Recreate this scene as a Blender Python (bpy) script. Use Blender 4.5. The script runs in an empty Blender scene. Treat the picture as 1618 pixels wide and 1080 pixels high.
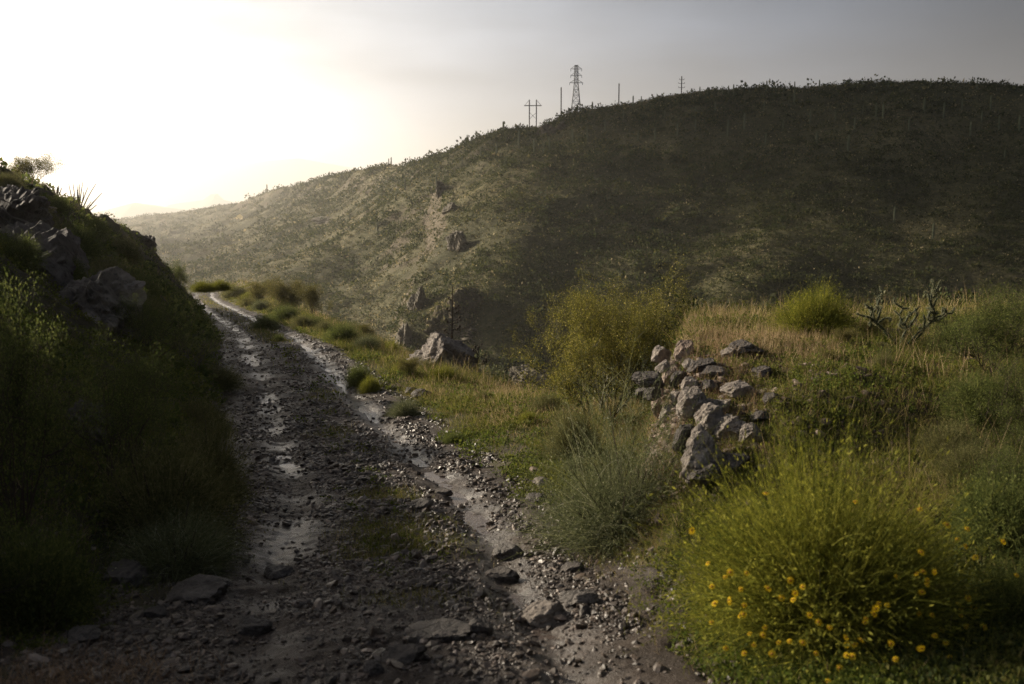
import bpy, math
import numpy as np

# ------------------------------------------------------------------ camera, world, sun
SC = bpy.context.scene
COL = SC.collection
F_PX, CX, CY, HZ = 1573.0, 809.0, 540.0, 330.0
PITCH = math.atan((CY - HZ) / F_PX)
SP, CP = math.sin(PITCH), math.cos(PITCH)
SUN_AZ, SUN_EL = math.radians(-57.0), math.radians(21.0)
SUN = np.array([math.sin(SUN_AZ) * math.cos(SUN_EL), math.cos(SUN_AZ) * math.cos(SUN_EL), math.sin(SUN_EL)])

cam_d = bpy.data.cameras.new("camera")
cam = bpy.data.objects.new("camera", cam_d)
COL.objects.link(cam)
cam.location = (0, 0, 0)
cam.rotation_euler = (math.radians(90) - PITCH, 0, 0)
cam_d.sensor_width = 36.0
cam_d.lens = 36.0 * F_PX / 1618.0
cam_d.clip_start = 0.05
cam_d.clip_end = 40000.0
cam_d.dof.use_dof = True
cam_d.dof.focus_distance = 19.0
cam_d.dof.aperture_fstop = 2.6
SC.camera = cam

world = bpy.data.worlds.new("World")
SC.world = world
world.use_nodes = True
wn, wl = world.node_tree.nodes, world.node_tree.links
wn.clear()
def wnode(t, **kw):
    n = wn.new(t)
    for k, v in kw.items():
        setattr(n, k, v)
    return n
def wmath(op, a, b=None, clamp=False):
    n = wn.new("ShaderNodeMath"); n.operation = op; n.use_clamp = clamp
    for i, s in enumerate((a, b)):
        if s is None: continue
        if isinstance(s, (int, float)): n.inputs[i].default_value = s
        else: wl.new(s, n.inputs[i])
    return n.outputs[0]
wout = wn.new("ShaderNodeOutputWorld")
wbg = wn.new("ShaderNodeBackground")
wl.new(wbg.outputs[0], wout.inputs[0])
sky = wn.new("ShaderNodeTexSky")
sky.sky_type = 'NISHITA'; sky.sun_disc = False
sky.sun_elevation = SUN_EL; sky.sun_rotation = SUN_AZ
sky.dust_density = 4.0; sky.air_density = 1.2
wbg.inputs[1].default_value = 0.05
tc = wn.new("ShaderNodeTexCoord")
dotn = wnode("ShaderNodeVectorMath", operation='DOT_PRODUCT')
wl.new(tc.outputs['Generated'], dotn.inputs[0]); dotn.inputs[1].default_value = tuple(SUN)
c = wmath('MAXIMUM', dotn.outputs['Value'], 0.0)
sepn = wn.new("ShaderNodeSeparateXYZ"); wl.new(tc.outputs['Generated'], sepn.inputs[0])
# overcast deck: noise stretched along the horizon
mapn = wn.new("ShaderNodeMapping"); mapn.inputs['Scale'].default_value = (1.0, 1.0, 4.5)
wl.new(tc.outputs['Generated'], mapn.inputs[0])
nz = wn.new("ShaderNodeTexNoise"); nz.inputs['Scale'].default_value = 2.3; nz.inputs['Detail'].default_value = 7; nz.inputs['Roughness'].default_value = 0.5
wl.new(mapn.outputs[0], nz.inputs['Vector'])
nf = wmath('SUBTRACT', nz.outputs['Fac'], 0.5)
c2 = wmath('ADD', c, wmath('MULTIPLY', nf, 0.16))
c2 = wmath('MAXIMUM', c2, 0.0)
L = wmath('ADD', wmath('MULTIPLY', wmath('POWER', c2, 4.0), 2.3), wmath('MULTIPLY', c2, 0.42))
L = wmath('ADD', L, 0.08)
L = wmath('MULTIPLY', L, wmath('ADD', 1.0, wmath('MULTIPLY', nf, 1.9)))
# clear bright band under the deck on the sun side
el = wmath('ADD', sepn.outputs['Z'], wmath('MULTIPLY', nf, 0.05))
band = wn.new("ShaderNodeMapRange"); band.interpolation_type = 'SMOOTHSTEP'
wl.new(el, band.inputs[0]); band.inputs[1].default_value = 0.135; band.inputs[2].default_value = 0.100
azr = wn.new("ShaderNodeMapRange"); azr.interpolation_type = 'SMOOTHSTEP'
wl.new(c2, azr.inputs[0]); azr.inputs[1].default_value = 0.46; azr.inputs[2].default_value = 0.66
L = wmath('ADD', L, wmath('MULTIPLY', wmath('MULTIPLY', band.outputs[0], azr.outputs[0]), 0.45))
L = wmath('MINIMUM', L, 2.4)
warm = wn.new("ShaderNodeMix"); warm.data_type = 'RGBA'
wr = wn.new("ShaderNodeMapRange"); wl.new(c, wr.inputs[0]); wr.inputs[1].default_value = 0.35; wr.inputs[2].default_value = 0.85
wl.new(wr.outputs[0], warm.inputs[0])
warm.inputs[6].default_value = (0.79, 0.92, 1.19, 1); warm.inputs[7].default_value = (1.0, 0.975, 0.93, 1)
deck = wnode("ShaderNodeVectorMath", operation='SCALE')
wl.new(warm.outputs[2], deck.inputs[0]); wl.new(wmath('MULTIPLY', L, 7.6), deck.inputs['Scale'])
mixw = wn.new("ShaderNodeMix"); mixw.data_type = 'RGBA'
mixw.inputs[0].default_value = 0.93
wl.new(sky.outputs[0], mixw.inputs[6]); wl.new(deck.outputs[0], mixw.inputs[7])
wl.new(mixw.outputs[2], wbg.inputs[0])

sun_d = bpy.data.lights.new("sun", 'SUN')
sun_d.energy = 5.0; sun_d.angle = math.radians(1.6); sun_d.color = (1.0, 0.88, 0.70)
sun_o = bpy.data.objects.new("sun", sun_d); COL.objects.link(sun_o)
sun_o.location = (-60, 50, 60)
sun_o.rotation_euler = (math.radians(90) - SUN_EL, 0, -SUN_AZ + math.pi)

SC.view_settings.view_transform = 'Standard'
SC.view_settings.look = 'None'
SC.view_settings.exposure = 1.4
SC.view_settings.gamma = 1.0
SC.view_settings.use_curve_mapping = False
SC.cycles.use_denoising = True
SC.cycles.denoiser = 'OPENIMAGEDENOISE'
SC.cycles.denoising_input_passes = 'RGB_ALBEDO_NORMAL'
SC.cycles.denoising_prefilter = 'NONE'
SC.cycles.max_bounces = 6
SC.cycles.diffuse_bounces = 2
SC.cycles.glossy_bounces = 2
SC.cycles.transmission_bounces = 3
SC.cycles.transparent_max_bounces = 6
SC.cycles.volume_bounces = 0

# ------------------------------------------------------------------ maths helpers
def direc(px, py):
    X = (np.asarray(px, float) - CX) / F_PX; U = (CY - np.asarray(py, float)) / F_PX
    vy = CP + U * SP; vz = U * CP - SP
    return X / vy, vz / vy
def P(px, py, d):
    a, b = direc(px, py)
    return np.array([a * d, d, b * d])
def sstep(a, b, x):
    t = np.clip((x - a) / (b - a), 0, 1); return t * t * (3 - 2 * t)
def hermite(xk, yk, x):
    xk = np.asarray(xk, float); yk = np.asarray(yk, float); x = np.asarray(x, float)
    d = np.diff(yk) / np.diff(xk)
    m = np.empty_like(yk); m[0] = d[0]; m[-1] = d[-1]
    h = np.diff(xk)
    for i in range(1, len(yk) - 1):
        m[i] = 0 if d[i - 1] * d[i] <= 0 else (h[i - 1] + h[i]) * 1.0 / (h[i] / d[i - 1] + h[i - 1] / d[i]) if False else (d[i - 1] * h[i] + d[i] * h[i - 1]) / (h[i] + h[i - 1])
    xx = np.clip(x, xk[0], xk[-1])
    i = np.clip(np.searchsorted(xk, xx) - 1, 0, len(xk) - 2)
    hh = h[i]; t = (xx - xk[i]) / hh
    r = (2 * t**3 - 3 * t**2 + 1) * yk[i] + (t**3 - 2 * t**2 + t) * hh * m[i] + (-2 * t**3 + 3 * t**2) * yk[i + 1] + (t**3 - t**2) * hh * m[i + 1]
    return r + np.where(x > xk[-1], (x - xk[-1]) * m[-1], 0) + np.where(x < xk[0], (x - xk[0]) * m[0], 0)
def _h(ix, iy, iz, seed):
    n = (ix.astype(np.int64) * 374761393 + iy.astype(np.int64) * 668265263 + iz.astype(np.int64) * 2147483647 // 7 + seed * 974634777) & 0xFFFFFFFF
    n = ((n ^ (n >> 13)) * 1274126177) & 0xFFFFFFFF
    n = ((n ^ (n >> 16)) * 2246822519) & 0xFFFFFFFF
    return ((n ^ (n >> 15)) & 0xFFFFFF) / float(0xFFFFFF) * 2 - 1
def vn2(x, y, seed=0):
    x0 = np.floor(x); y0 = np.floor(y); fx = x - x0; fy = y - y0
    u = fx * fx * fx * (fx * (fx * 6 - 15) + 10); v = fy * fy * fy * (fy * (fy * 6 - 15) + 10)
    z = np.zeros_like(x0)
    a = _h(x0, y0, z, seed); b = _h(x0 + 1, y0, z, seed); c_ = _h(x0, y0 + 1, z, seed); d = _h(x0 + 1, y0 + 1, z, seed)
    return (a * (1 - u) + b * u) * (1 - v) + (c_ * (1 - u) + d * u) * v
def fbm(x, y, f=1.0, oc=4, seed=0, gain=0.5, ridge=False):
    x = np.asarray(x, float); y = np.asarray(y, float)
    x, y = np.broadcast_arrays(x, y)
    s = 0; a = 1.0; tot = 0
    for o in range(oc):
        ca, sa = math.cos(0.6 * o + seed), math.sin(0.6 * o + seed)
        n = vn2((x * ca - y * sa) * f + 17.3 * o, (x * sa + y * ca) * f + 5.1 * o, seed + o * 13)
        if ridge: n = 1 - 2 * np.abs(n)
        s = s + n * a; tot += a; a *= gain; f *= 2.03
    return s / tot
def vn3(p, seed=0):
    p0 = np.floor(p); f = p - p0; w = f * f * (3 - 2 * f); r = 0
    for dx in (0, 1):
        for dy in (0, 1):
            for dz in (0, 1):
                k = (w[:, 0] if dx else 1 - w[:, 0]) * (w[:, 1] if dy else 1 - w[:, 1]) * (w[:, 2] if dz else 1 - w[:, 2])
                r = r + k * _h(p0[:, 0] + dx, p0[:, 1] + dy, p0[:, 2] + dz, seed)
    return r
def fbm3(p, f, oc, seed=0, gain=0.5):
    s = 0; a = 1.0; tot = 0
    for o in range(oc):
        s = s + vn3(p * f + 11.7 * o, seed + o * 7) * a; tot += a; a *= gain; f *= 2.1
    return s / tot
def norm(v):
    return v / np.maximum(np.linalg.norm(v, axis=-1, keepdims=True), 1e-9)

# ------------------------------------------------------------------ mesh helpers
def make_mesh(name, V, Fs, smooth=False, attrs=None, matidx=None):
    if not isinstance(Fs, (list, tuple)): Fs = [Fs]
    Fs = [np.asarray(f, np.int32) for f in Fs if len(f)]
    me = bpy.data.meshes.new(name)
    V = np.asarray(V, np.float32)
    me.vertices.add(len(V)); me.vertices.foreach_set("co", V.ravel())
    nl = sum(f.size for f in Fs); npoly = sum(len(f) for f in Fs)
    me.loops.add(nl); me.polygons.add(npoly)
    me.loops.foreach_set("vertex_index", np.concatenate([f.ravel() for f in Fs]))
    tot = np.concatenate([np.full(len(f), f.shape[1], np.int32) for f in Fs])
    st = np.concatenate([[0], np.cumsum(tot)[:-1]]).astype(np.int32)
    me.polygons.foreach_set("loop_start", st)
    try: me.polygons.foreach_set("loop_total", tot)
    except Exception: pass
    me.polygons.foreach_set("use_smooth", np.full(npoly, bool(smooth)))
    if matidx is not None: me.polygons.foreach_set("material_index", np.asarray(matidx, np.int32))
    if attrs:
        for k, a in attrs.items():
            at = me.attributes.new(k, 'FLOAT', 'POINT'); at.data.foreach_set("value", np.asarray(a, np.float32).ravel())
    me.update(calc_edges=True)
    return me
def obj(name, V, Fs, mat, parent=None, loc=(0, 0, 0), smooth=False, attrs=None, matidx=None):
    me = make_mesh(name, V, Fs, smooth, attrs, matidx)
    for m in (mat if isinstance(mat, (list, tuple)) else [mat]): me.materials.append(m)
    o = bpy.data.objects.new(name, me); COL.objects.link(o); o.location = loc
    if parent is not None: o.parent = parent
    return o
def tag(o, label=None, cat=None, group=None, kind=None):
    if label: o["label"] = label
    if cat: o["category"] = cat
    if group: o["group"] = group
    if kind: o["kind"] = kind
    return o
def thing(name, label, cat, loc=(0, 0, 0), rz=0.0, sc=1.0, group=None):
    o = bpy.data.objects.new(name, None); COL.objects.link(o)
    o.location = loc; o.rotation_euler = (0, 0, rz); o.scale = (sc, sc, sc) if np.isscalar(sc) else sc
    o.empty_display_size = 0.1
    return tag(o, label, cat, group)
def copy_tree(o, parent=None):
    c_ = o.copy(); COL.objects.link(c_)
    if parent is not None: c_.parent = parent
    for ch in list(o.children): copy_tree(ch, c_)
    return c_
class Proto:
    """first use moves the source itself, later uses copy it"""
    def __init__(s, root): s.root = root; s.used = False
    def put(s, loc, rz=0, sc=1.0, label=None, group=None, cat=None):
        r = copy_tree(s.root) if s.used else s.root
        s.used = True
        r.location = loc; r.rotation_euler = (0, 0, rz); r.scale = (sc, sc, sc) if np.isscalar(sc) else sc
        if label: r["label"] = label
        if group: r["group"] = group
        elif "group" in r: del r["group"]
        if cat: r["category"] = cat
        return r

def ribbons(B, D, L, W, rng, k=3, droop=0.3, tip=0.15, side=None, tipw=None):
    """curved tapering blades; B base (n,3) D unit dir, L length, W width, droop per blade"""
    n = len(B); L = np.broadcast_to(L, n); W = np.broadcast_to(W, n); dr = np.broadcast_to(droop, n)
    if side is None: side = norm(np.cross(D, norm(rng.normal(size=(n, 3)))))
    s = np.linspace(0, 1, k + 1)
    V = np.empty((n, k + 1, 2, 3))
    for j, t in enumerate(s):
        c_ = B + D * (L * t)[:, None]; c_[:, 2] -= dr * L * t * t
        w = (W * (1 - (1 - tip) * t) * 0.5)[:, None]
        V[:, j, 0] = c_ - side * w; V[:, j, 1] = c_ + side * w
    base = (np.arange(n) * (k + 1) * 2)[:, None]
    q = np.concatenate([np.stack([base[:, 0] + 2 * j, base[:, 0] + 2 * j + 1, base[:, 0] + 2 * j + 3, base[:, 0] + 2 * j + 2], 1) for j in range(k)])
    return V.reshape(-1, 3), q
def ribbon_pt(B, D, L, droop, t):
    c_ = B + D * (L * t)[:, None]; c_[:, 2] -= droop * L * t * t
    return c_
def leaves(C, size, rng, aspect=0.5, up=0.0, dirs=None, jitter=1.0):
    n = len(C); size = np.broadcast_to(size, n)[:, None]
    a = norm(rng.normal(size=(n, 3)) + np.array([0, 0, up])) if dirs is None else norm(dirs + jitter * rng.normal(size=(n, 3)))
    b = norm(np.cross(a, norm(rng.normal(size=(n, 3)))))
    V = np.stack([C, C + a * size * 0.5 + b * size * aspect * 0.5, C + a * size, C + a * size * 0.5 - b * size * aspect * 0.5], 1)
    q = np.arange(4 * n).reshape(n, 4)
    return V.reshape(-1, 3), q
def tubes(P0, P1, R0, R1, k=4):
    P0 = np.asarray(P0, float); P1 = np.asarray(P1, float); n = len(P0)
    R0 = np.broadcast_to(R0, n); R1 = np.broadcast_to(R1, n)
    d = norm(P1 - P0); ref = np.where(np.abs(d[:, 2:3]) < 0.9, np.array([[0, 0, 1.0]]), np.array([[1.0, 0, 0]]))
    a = norm(np.cross(d, ref)); b = np.cross(d, a)
    V = np.empty((n, 2, k, 3))
    for j in range(k):
        an = 2 * math.pi * j / k
        o = a * math.cos(an) + b * math.sin(an)
        V[:, 0, j] = P0 + o * R0[:, None]; V[:, 1, j] = P1 + o * R1[:, None]
    base = (np.arange(n) * 2 * k)
    q = np.concatenate([np.stack([base + j, base + (j + 1) % k, base + k + (j + 1) % k, base + k + j], 1) for j in range(k)])
    cap = base[:, None] + k + np.arange(k)[None]
    return V.reshape(-1, 3), [q, cap]
def join(parts):
    Vs = []; Fs = []; o = 0
    for V, F in parts:
        for f in (F if isinstance(F, list) else [F]): Fs.append(np.asarray(f) + o)
        Vs.append(V); o += len(V)
    byk = {}
    for f in Fs: byk.setdefault(f.shape[1], []).append(f)
    return np.concatenate(Vs), [np.concatenate(v) for v in byk.values()]
def grow(rng, bases, dirs, length, levels, split=3, spread=0.6, r0=0.01, shrink=0.68, up=0.1, kink=0.18, seg=3):
    """branching skeleton -> segments and the points along outer twigs"""
    S0, S1, RA, RB, TP, TD = [], [], [], [], [], []
    cur = [(np.array(b, float), np.array(d, float), length * rng.uniform(0.75, 1.2), r0) for b, d in zip(bases, dirs)]
    for lv in range(levels):
        nxt = []
        for b, d, ln, r in cur:
            p = b; dd = d; rr = r
            pts = []
            for s_ in range(seg):
                dd = dd + rng.normal(size=3) * kink; dd[2] += up; dd /= np.linalg.norm(dd)
                q = p + dd * ln / seg; r2 = rr * 0.86
                S0.append(p); S1.append(q); RA.append(rr); RB.append(r2)
                if lv >= levels - 2: TP.append(q); TD.append(dd.copy())
                pts.append((q, dd.copy(), r2)); p = q; rr = r2
            for s_ in range(split):
                q, d2, r2 = pts[-1] if s_ < 2 else pts[rng.integers(0, seg)]
                nd = d2 + rng.normal(size=3) * spread; nd /= np.linalg.norm(nd)
                nxt.append((q, nd, ln * shrink * rng.uniform(0.7, 1.2), r2 * 0.75))
        cur = nxt
    return np.array(S0), np.array(S1), np.array(RA), np.array(RB), np.array(TP), np.array(TD)

def ico(sub):
    t = (1 + 5 ** .5) / 2
    V = [(-1, t, 0), (1, t, 0), (-1, -t, 0), (1, -t, 0), (0, -1, t), (0, 1, t), (0, -1, -t), (0, 1, -t), (t, 0, -1), (t, 0, 1), (-t, 0, -1), (-t, 0, 1)]
    F = [(0, 11, 5), (0, 5, 1), (0, 1, 7), (0, 7, 10), (0, 10, 11), (1, 5, 9), (5, 11, 4), (11, 10, 2), (10, 7, 6), (7, 1, 8), (3, 9, 4), (3, 4, 2), (3, 2, 6), (3, 6, 8), (3, 8, 9), (4, 9, 5), (2, 4, 11), (6, 2, 10), (8, 6, 7), (9, 8, 1)]
    V = norm(np.array(V, float)); F = np.array(F)
    for _ in range(sub):
        e = np.sort(np.concatenate([F[:, [0, 1]], F[:, [1, 2]], F[:, [2, 0]]]), 1)
        u, inv = np.unique(e, axis=0, return_inverse=True); inv = inv.ravel()
        m = norm(V[u[:, 0]] + V[u[:, 1]]); n = len(F)
        a, b, c_ = inv[:n] + len(V), inv[n:2 * n] + len(V), inv[2 * n:] + len(V)
        V = np.concatenate([V, m])
        F = np.concatenate([np.stack([F[:, 0], a, c_], 1), np.stack([F[:, 1], b, a], 1), np.stack([F[:, 2], c_, b], 1), np.stack([a, b, c_], 1)])
    return V, F
def rock(seed, sub=3, dims=(1, 1, 1), cuts=14, lo=0.55, hi=0.95, noise=0.10, fine=0.04, strata=0.0, pit=0.0, planes=()):
    rng = np.random.default_rng(seed)
    V, F = ico(sub)
    N = norm(rng.normal(size=(cuts, 3))); d = rng.uniform(lo, hi, cuts)
    if len(planes):
        pl = np.array(planes, float); N = np.concatenate([N, norm(pl[:, :3])]); d = np.concatenate([d, pl[:, 3]])
    dp = V @ N.T
    r = np.min(np.where(dp > 0.05, d / np.maximum(dp, 0.05), 9.0), axis=1)
    r = np.minimum(r, 1.15)
    V = V * r[:, None]
    V = V * (1 + noise * fbm3(V, 1.7, 2, seed) + fine * fbm3(V, 6.0, 3, seed + 3))[:, None]
    if pit:
        q = fbm3(V, 4.5, 4, seed + 21); V = V * (1 - pit * np.maximum(q - .05, 0) * 2 + pit * .35 * (1 - 2 * np.abs(fbm3(V, 3.1, 3, seed + 22))))[:, None]
    if strata:
        ax = norm(np.array([0.5, 0.2, 0.85])); h = V @ ax
        st = np.abs(((h * 5 + 0.8 * fbm3(V, 2.0, 2, seed + 9)) % 1) - 0.5) * 2
        V = V * (1 + strata * (st - 0.5))[:, None]
    return V * np.array(dims), F

# ------------------------------------------------------------------ materials
def nt(name):
    m = bpy.data.materials.new(name); m.use_nodes = True
    n = m.node_tree.nodes; n.clear()
    out = n.new("ShaderNodeOutputMaterial")
    return m, n, m.node_tree.links, out
def ramp(n, l, src, stops):
    r = n.new("ShaderNodeValToRGB"); e = r.color_ramp.elements
    while len(e) < len(stops): e.new(0.5)
    for i, (p, c_) in enumerate(stops):
        e[i].position = p; e[i].color = (*c_, 1)
    l.new(src, r.inputs[0]); return r.outputs[0]
def noise(n, l, scale, detail=5, rough=0.55, vec=None):
    t = n.new("ShaderNodeTexNoise"); t.inputs['Scale'].default_value = scale; t.inputs['Detail'].default_value = detail; t.inputs['Roughness'].default_value = rough
    if vec is not None: l.new(vec, t.inputs['Vector'])
    return t.outputs['Fac']
def mixc(n, l, f, a, b, mode='MIX'):
    m = n.new("ShaderNodeMix"); m.data_type = 'RGBA'; m.blend_type = mode
    if isinstance(f, (int, float)): m.inputs[0].default_value = f
    else: l.new(f, m.inputs[0])
    for i, s in ((6, a), (7, b)):
        if isinstance(s, tuple): m.inputs[i].default_value = (*s, 1)
        else: l.new(s, m.inputs[i])
    return m.outputs[2]
def mth(n, l, op, a, b=None, clamp=False):
    m = n.new("ShaderNodeMath"); m.operation = op; m.use_clamp = clamp
    for i, s in enumerate((a, b)):
        if s is None: continue
        if isinstance(s, (int, float)): m.inputs[i].default_value = s
        else: l.new(s, m.inputs[i])
    return m.outputs[0]
def foliage(name, stops, trans=0.35, rough=0.8, patch=0.0, patchcol=(0.1, 0.09, 0.03), pscale=0.8, spec=0.12):
    m, n, l, out = nt(name)
    g = n.new("ShaderNodeNewGeometry")
    col = ramp(n, l, g.outputs['Random Per Island'], stops)
    if patch:
        p = noise(n, l, pscale, 3, 0.5, g.outputs['Position'])
        p = mth(n, l, 'MULTIPLY', mth(n, l, 'SUBTRACT', p, 0.45, True), 4 * patch, True)
        col = mixc(n, l, p, col, patchcol)
    b = n.new("ShaderNodeBsdfPrincipled"); l.new(col, b.inputs['Base Color'])
    b.inputs['Roughness'].default_value = rough
    b.inputs['Specular IOR Level'].default_value = spec
    t = n.new("ShaderNodeBsdfTranslucent"); l.new(col, t.inputs['Color'])
    mx = n.new("ShaderNodeMixShader"); mx.inputs[0].default_value = trans
    l.new(b.outputs[0], mx.inputs[1]); l.new(t.outputs[0], mx.inputs[2]); l.new(mx.outputs[0], out.inputs[0])
    return m
def solid(name, stops, scale=8.0, rough=0.8, bump=0.3, bscale=30.0, spec=0.3, dist=0.02, metal=0.0):
    m, n, l, out = nt(name)
    tc_ = n.new("ShaderNodeTexCoord"); v = tc_.outputs['Object']
    f = noise(n, l, scale, 6, 0.6, v)
    col = ramp(n, l, f, stops)
    b = n.new("ShaderNodeBsdfPrincipled"); l.new(col, b.inputs['Base Color'])
    b.inputs['Roughness'].default_value = rough; b.inputs['Specular IOR Level'].default_value = spec; b.inputs['Metallic'].default_value = metal
    if bump:
        bp = n.new("ShaderNodeBump"); bp.inputs['Strength'].default_value = bump; bp.inputs['Distance'].default_value = dist
        l.new(noise(n, l, bscale, 8, 0.65, v), bp.inputs['Height']); l.new(bp.outputs[0], b.inputs['Normal'])
    l.new(b.outputs[0], out.inputs[0])
    return m

M = {}
M['grass_green'] = foliage('grass_green', [(0, (0.05, 0.065, 0.013)), (0.5, (0.12, 0.13, 0.025)), (1, (0.24, 0.22, 0.05))], 0.45, patch=0.6, patchcol=(0.30, 0.24, 0.09), pscale=0.9)
M['grass_dry'] = foliage('grass_dry', [(0, (0.17, 0.115, 0.055)), (0.5, (0.36, 0.26, 0.14)), (1, (0.55, 0.42, 0.25))], 0.35)
M['grass_pink'] = foliage('grass_pink', [(0, (0.15, 0.09, 0.055)), (0.6, (0.29, 0.19, 0.115)), (1, (0.40, 0.28, 0.17))], 0.35)
M['weed'] = foliage('weed', [(0, (0.04, 0.06, 0.013)), (0.5, (0.09, 0.12, 0.022)), (1, (0.18, 0.19, 0.035))], 0.4, patch=0.5, patchcol=(0.12, 0.10, 0.03), pscale=0.6)
M['brittle'] = foliage('brittlebush_leaves', [(0, (0.06, 0.075, 0.014)), (0.5, (0.165, 0.17, 0.025)), (1, (0.33, 0.31, 0.05))], 0.45)
M['creosote'] = foliage('creosote_leaves', [(0, (0.045, 0.06, 0.018)), (0.6, (0.09, 0.11, 0.03)), (1, (0.20, 0.21, 0.06))], 0.5)
M['greygreen'] = foliage('grey_green_leaves', [(0, (0.05, 0.06, 0.03)), (0.5, (0.12, 0.135, 0.06)), (0.93, (0.22, 0.22, 0.11)), (1, (0.45, 0.44, 0.3))], 0.4)
M['dome'] = foliage('dome_shrub_leaves', [(0, (0.06, 0.066, 0.024)), (0.6, (0.125, 0.125, 0.045)), (1, (0.25, 0.22, 0.10))], 0.4)
M['paloverde'] = foliage('palo_verde_leaves', [(0, (0.075, 0.08, 0.014)), (0.5, (0.165, 0.155, 0.03)), (0.9, (0.28, 0.24, 0.05)), (1, (0.55, 0.46, 0.18))], 0.5)
M['olive'] = foliage('olive_shrub_leaves', [(0, (0.06, 0.058, 0.018)), (0.5, (0.13, 0.12, 0.035)), (1, (0.24, 0.20, 0.07))], 0.4)
M['bark'] = solid('bark', [(0.3, (0.03, 0.02, 0.013)), (0.7, (0.08, 0.058, 0.04))], 20, 0.85, 0.3, 60)
M['greentwig'] = solid('green_twig', [(0.3, (0.04, 0.04, 0.012)), (0.7, (0.09, 0.08, 0.03))], 20, 0.7, 0.0)
M['greytwig'] = solid('grey_twig', [(0.3, (0.06, 0.05, 0.04)), (0.7, (0.16, 0.135, 0.11))], 20, 0.85, 0.0)
M['saguaro'] = solid('saguaro_skin', [(0.3, (0.07, 0.08, 0.04)), (0.7, (0.13, 0.14, 0.075))], 2, 0.75, 0.2, 6)
M['cholla'] = solid('cholla_skin', [(0.3, (0.03, 0.04, 0.02)), (0.7, (0.07, 0.08, 0.04))], 12, 0.7, 0.5, 60)
M['spine'] = foliage('pale_spines', [(0, (0.10, 0.11, 0.055)), (.6, (0.20, 0.20, 0.11)), (1, (0.5, 0.45, 0.3))], 0.4)
M['flower'] = foliage('yellow_petals', [(0, (0.62, 0.38, 0.01)), (1, (0.82, 0.56, 0.02))], 0.35)
M['flowerc'] = solid('flower_centre', [(0.3, (0.25, 0.12, 0.01)), (0.7, (0.45, 0.22, 0.02))], 200, 0.8, 0.0)
M['steel'] = solid('galvanised_steel', [(0.3, (0.28, 0.28, 0.28)), (0.7, (0.36, 0.36, 0.36))], 1, 0.55, 0.0, metal=0.3)
M['wood'] = solid('weathered_pole_wood', [(0.3, (0.03, 0.024, 0.02)), (0.7, (0.06, 0.05, 0.04))], 2, 0.9, 0.0)
M['ceramic'] = solid('insulator_glass', [(0.3, (0.15, 0.15, 0.16)), (0.7, (0.25, 0.25, 0.26))], 5, 0.3, 0.0)

def rock_mat(name, c0, c1, c2, scale=3.0, bump=0.9, wet=0.0):
    m, n, l, out = nt(name)
    tc_ = n.new("ShaderNodeTexCoord"); v = tc_.outputs['Object']
    f = noise(n, l, scale, 8, 0.65, v)
    col = ramp(n, l, f, [(0.32, c0), (0.52, c1), (0.68, c2)])
    f2 = noise(n, l, scale * 6, 6, 0.7, v)
    col = mixc(n, l, mth(n, l, 'MULTIPLY', mth(n, l, 'SUBTRACT', f2, 0.52, True), 5, True), col, tuple(x * 0.35 for x in c0))
    vor = n.new("ShaderNodeTexVoronoi"); vor.feature = 'DISTANCE_TO_EDGE'; vor.inputs['Scale'].default_value = scale * 1.6
    l.new(v, vor.inputs['Vector'])
    cr = mth(n, l, 'MULTIPLY', vor.outputs['Distance'], 14, True)
    b = n.new("ShaderNodeBsdfPrincipled"); l.new(col, b.inputs['Base Color'])
    b.inputs['Roughness'].default_value = 0.8 - 0.3 * wet; b.inputs['Specular IOR Level'].default_value = 0.25
    bp = n.new("ShaderNodeBump"); bp.inputs['Strength'].default_value = bump; bp.inputs['Distance'].default_value = 0.05
    h = mth(n, l, 'ADD', mth(n, l, 'MULTIPLY', noise(n, l, scale * 3.5, 10, 0.72, v), 1.0), mth(n, l, 'MULTIPLY', cr, 0.22))
    l.new(h, bp.inputs['Height']); l.new(bp.outputs[0], b.inputs['Normal'])
    l.new(b.outputs[0], out.inputs[0])
    return m
M['rock'] = rock_mat('tan_rock', (0.11, 0.092, 0.08), (0.24, 0.205, 0.175), (0.40, 0.35, 0.30), 3.0)
M['rock_pink'] = rock_mat('pinkish_rock', (0.11, 0.08, 0.062), (0.25, 0.19, 0.15), (0.38, 0.30, 0.24), 3.0)
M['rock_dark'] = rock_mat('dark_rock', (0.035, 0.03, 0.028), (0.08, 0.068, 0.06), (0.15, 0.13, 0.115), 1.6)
M['rock_grey'] = rock_mat('wet_grey_rock', (0.04, 0.034, 0.03), (0.08, 0.068, 0.06), (0.14, 0.12, 0.105), 5.0, 0.6, 0.7)
M['crag'] = rock_mat('crag_rock', (0.05, 0.042, 0.028), (0.10, 0.082, 0.055), (0.17, 0.14, 0.10), 0.22)

def gravel_mat():
    m, n, l, out = nt('wet_gravel')
    g = n.new("ShaderNodeNewGeometry")
    col = ramp(n, l, g.outputs['Random Per Island'], [(0, (0.024, 0.016, 0.011)), (0.5, (0.052, 0.037, 0.027)), (0.88, (0.095, 0.069, 0.052)), (0.97, (0.15, 0.11, 0.085)), (1, (0.24, 0.19, 0.155))])
    b = n.new("ShaderNodeBsdfPrincipled"); l.new(col, b.inputs['Base Color'])
    l.new(mth(n, l, 'ADD', mth(n, l, 'MULTIPLY', noise(n, l, 3.0, 3, 0.5, g.outputs['Position']), 0.7), 0.12), b.inputs['Roughness'])
    bp = n.new("ShaderNodeBump"); bp.inputs['Strength'].default_value = 0.5; bp.inputs['Distance'].default_value = 0.01
    l.new(noise(n, l, 60, 5, 0.6, g.outputs['Position']), bp.inputs['Height']); l.new(bp.outputs[0], b.inputs['Normal'])
    l.new(b.outputs[0], out.inputs[0])
    return m
M['gravel'] = gravel_mat()
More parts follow.
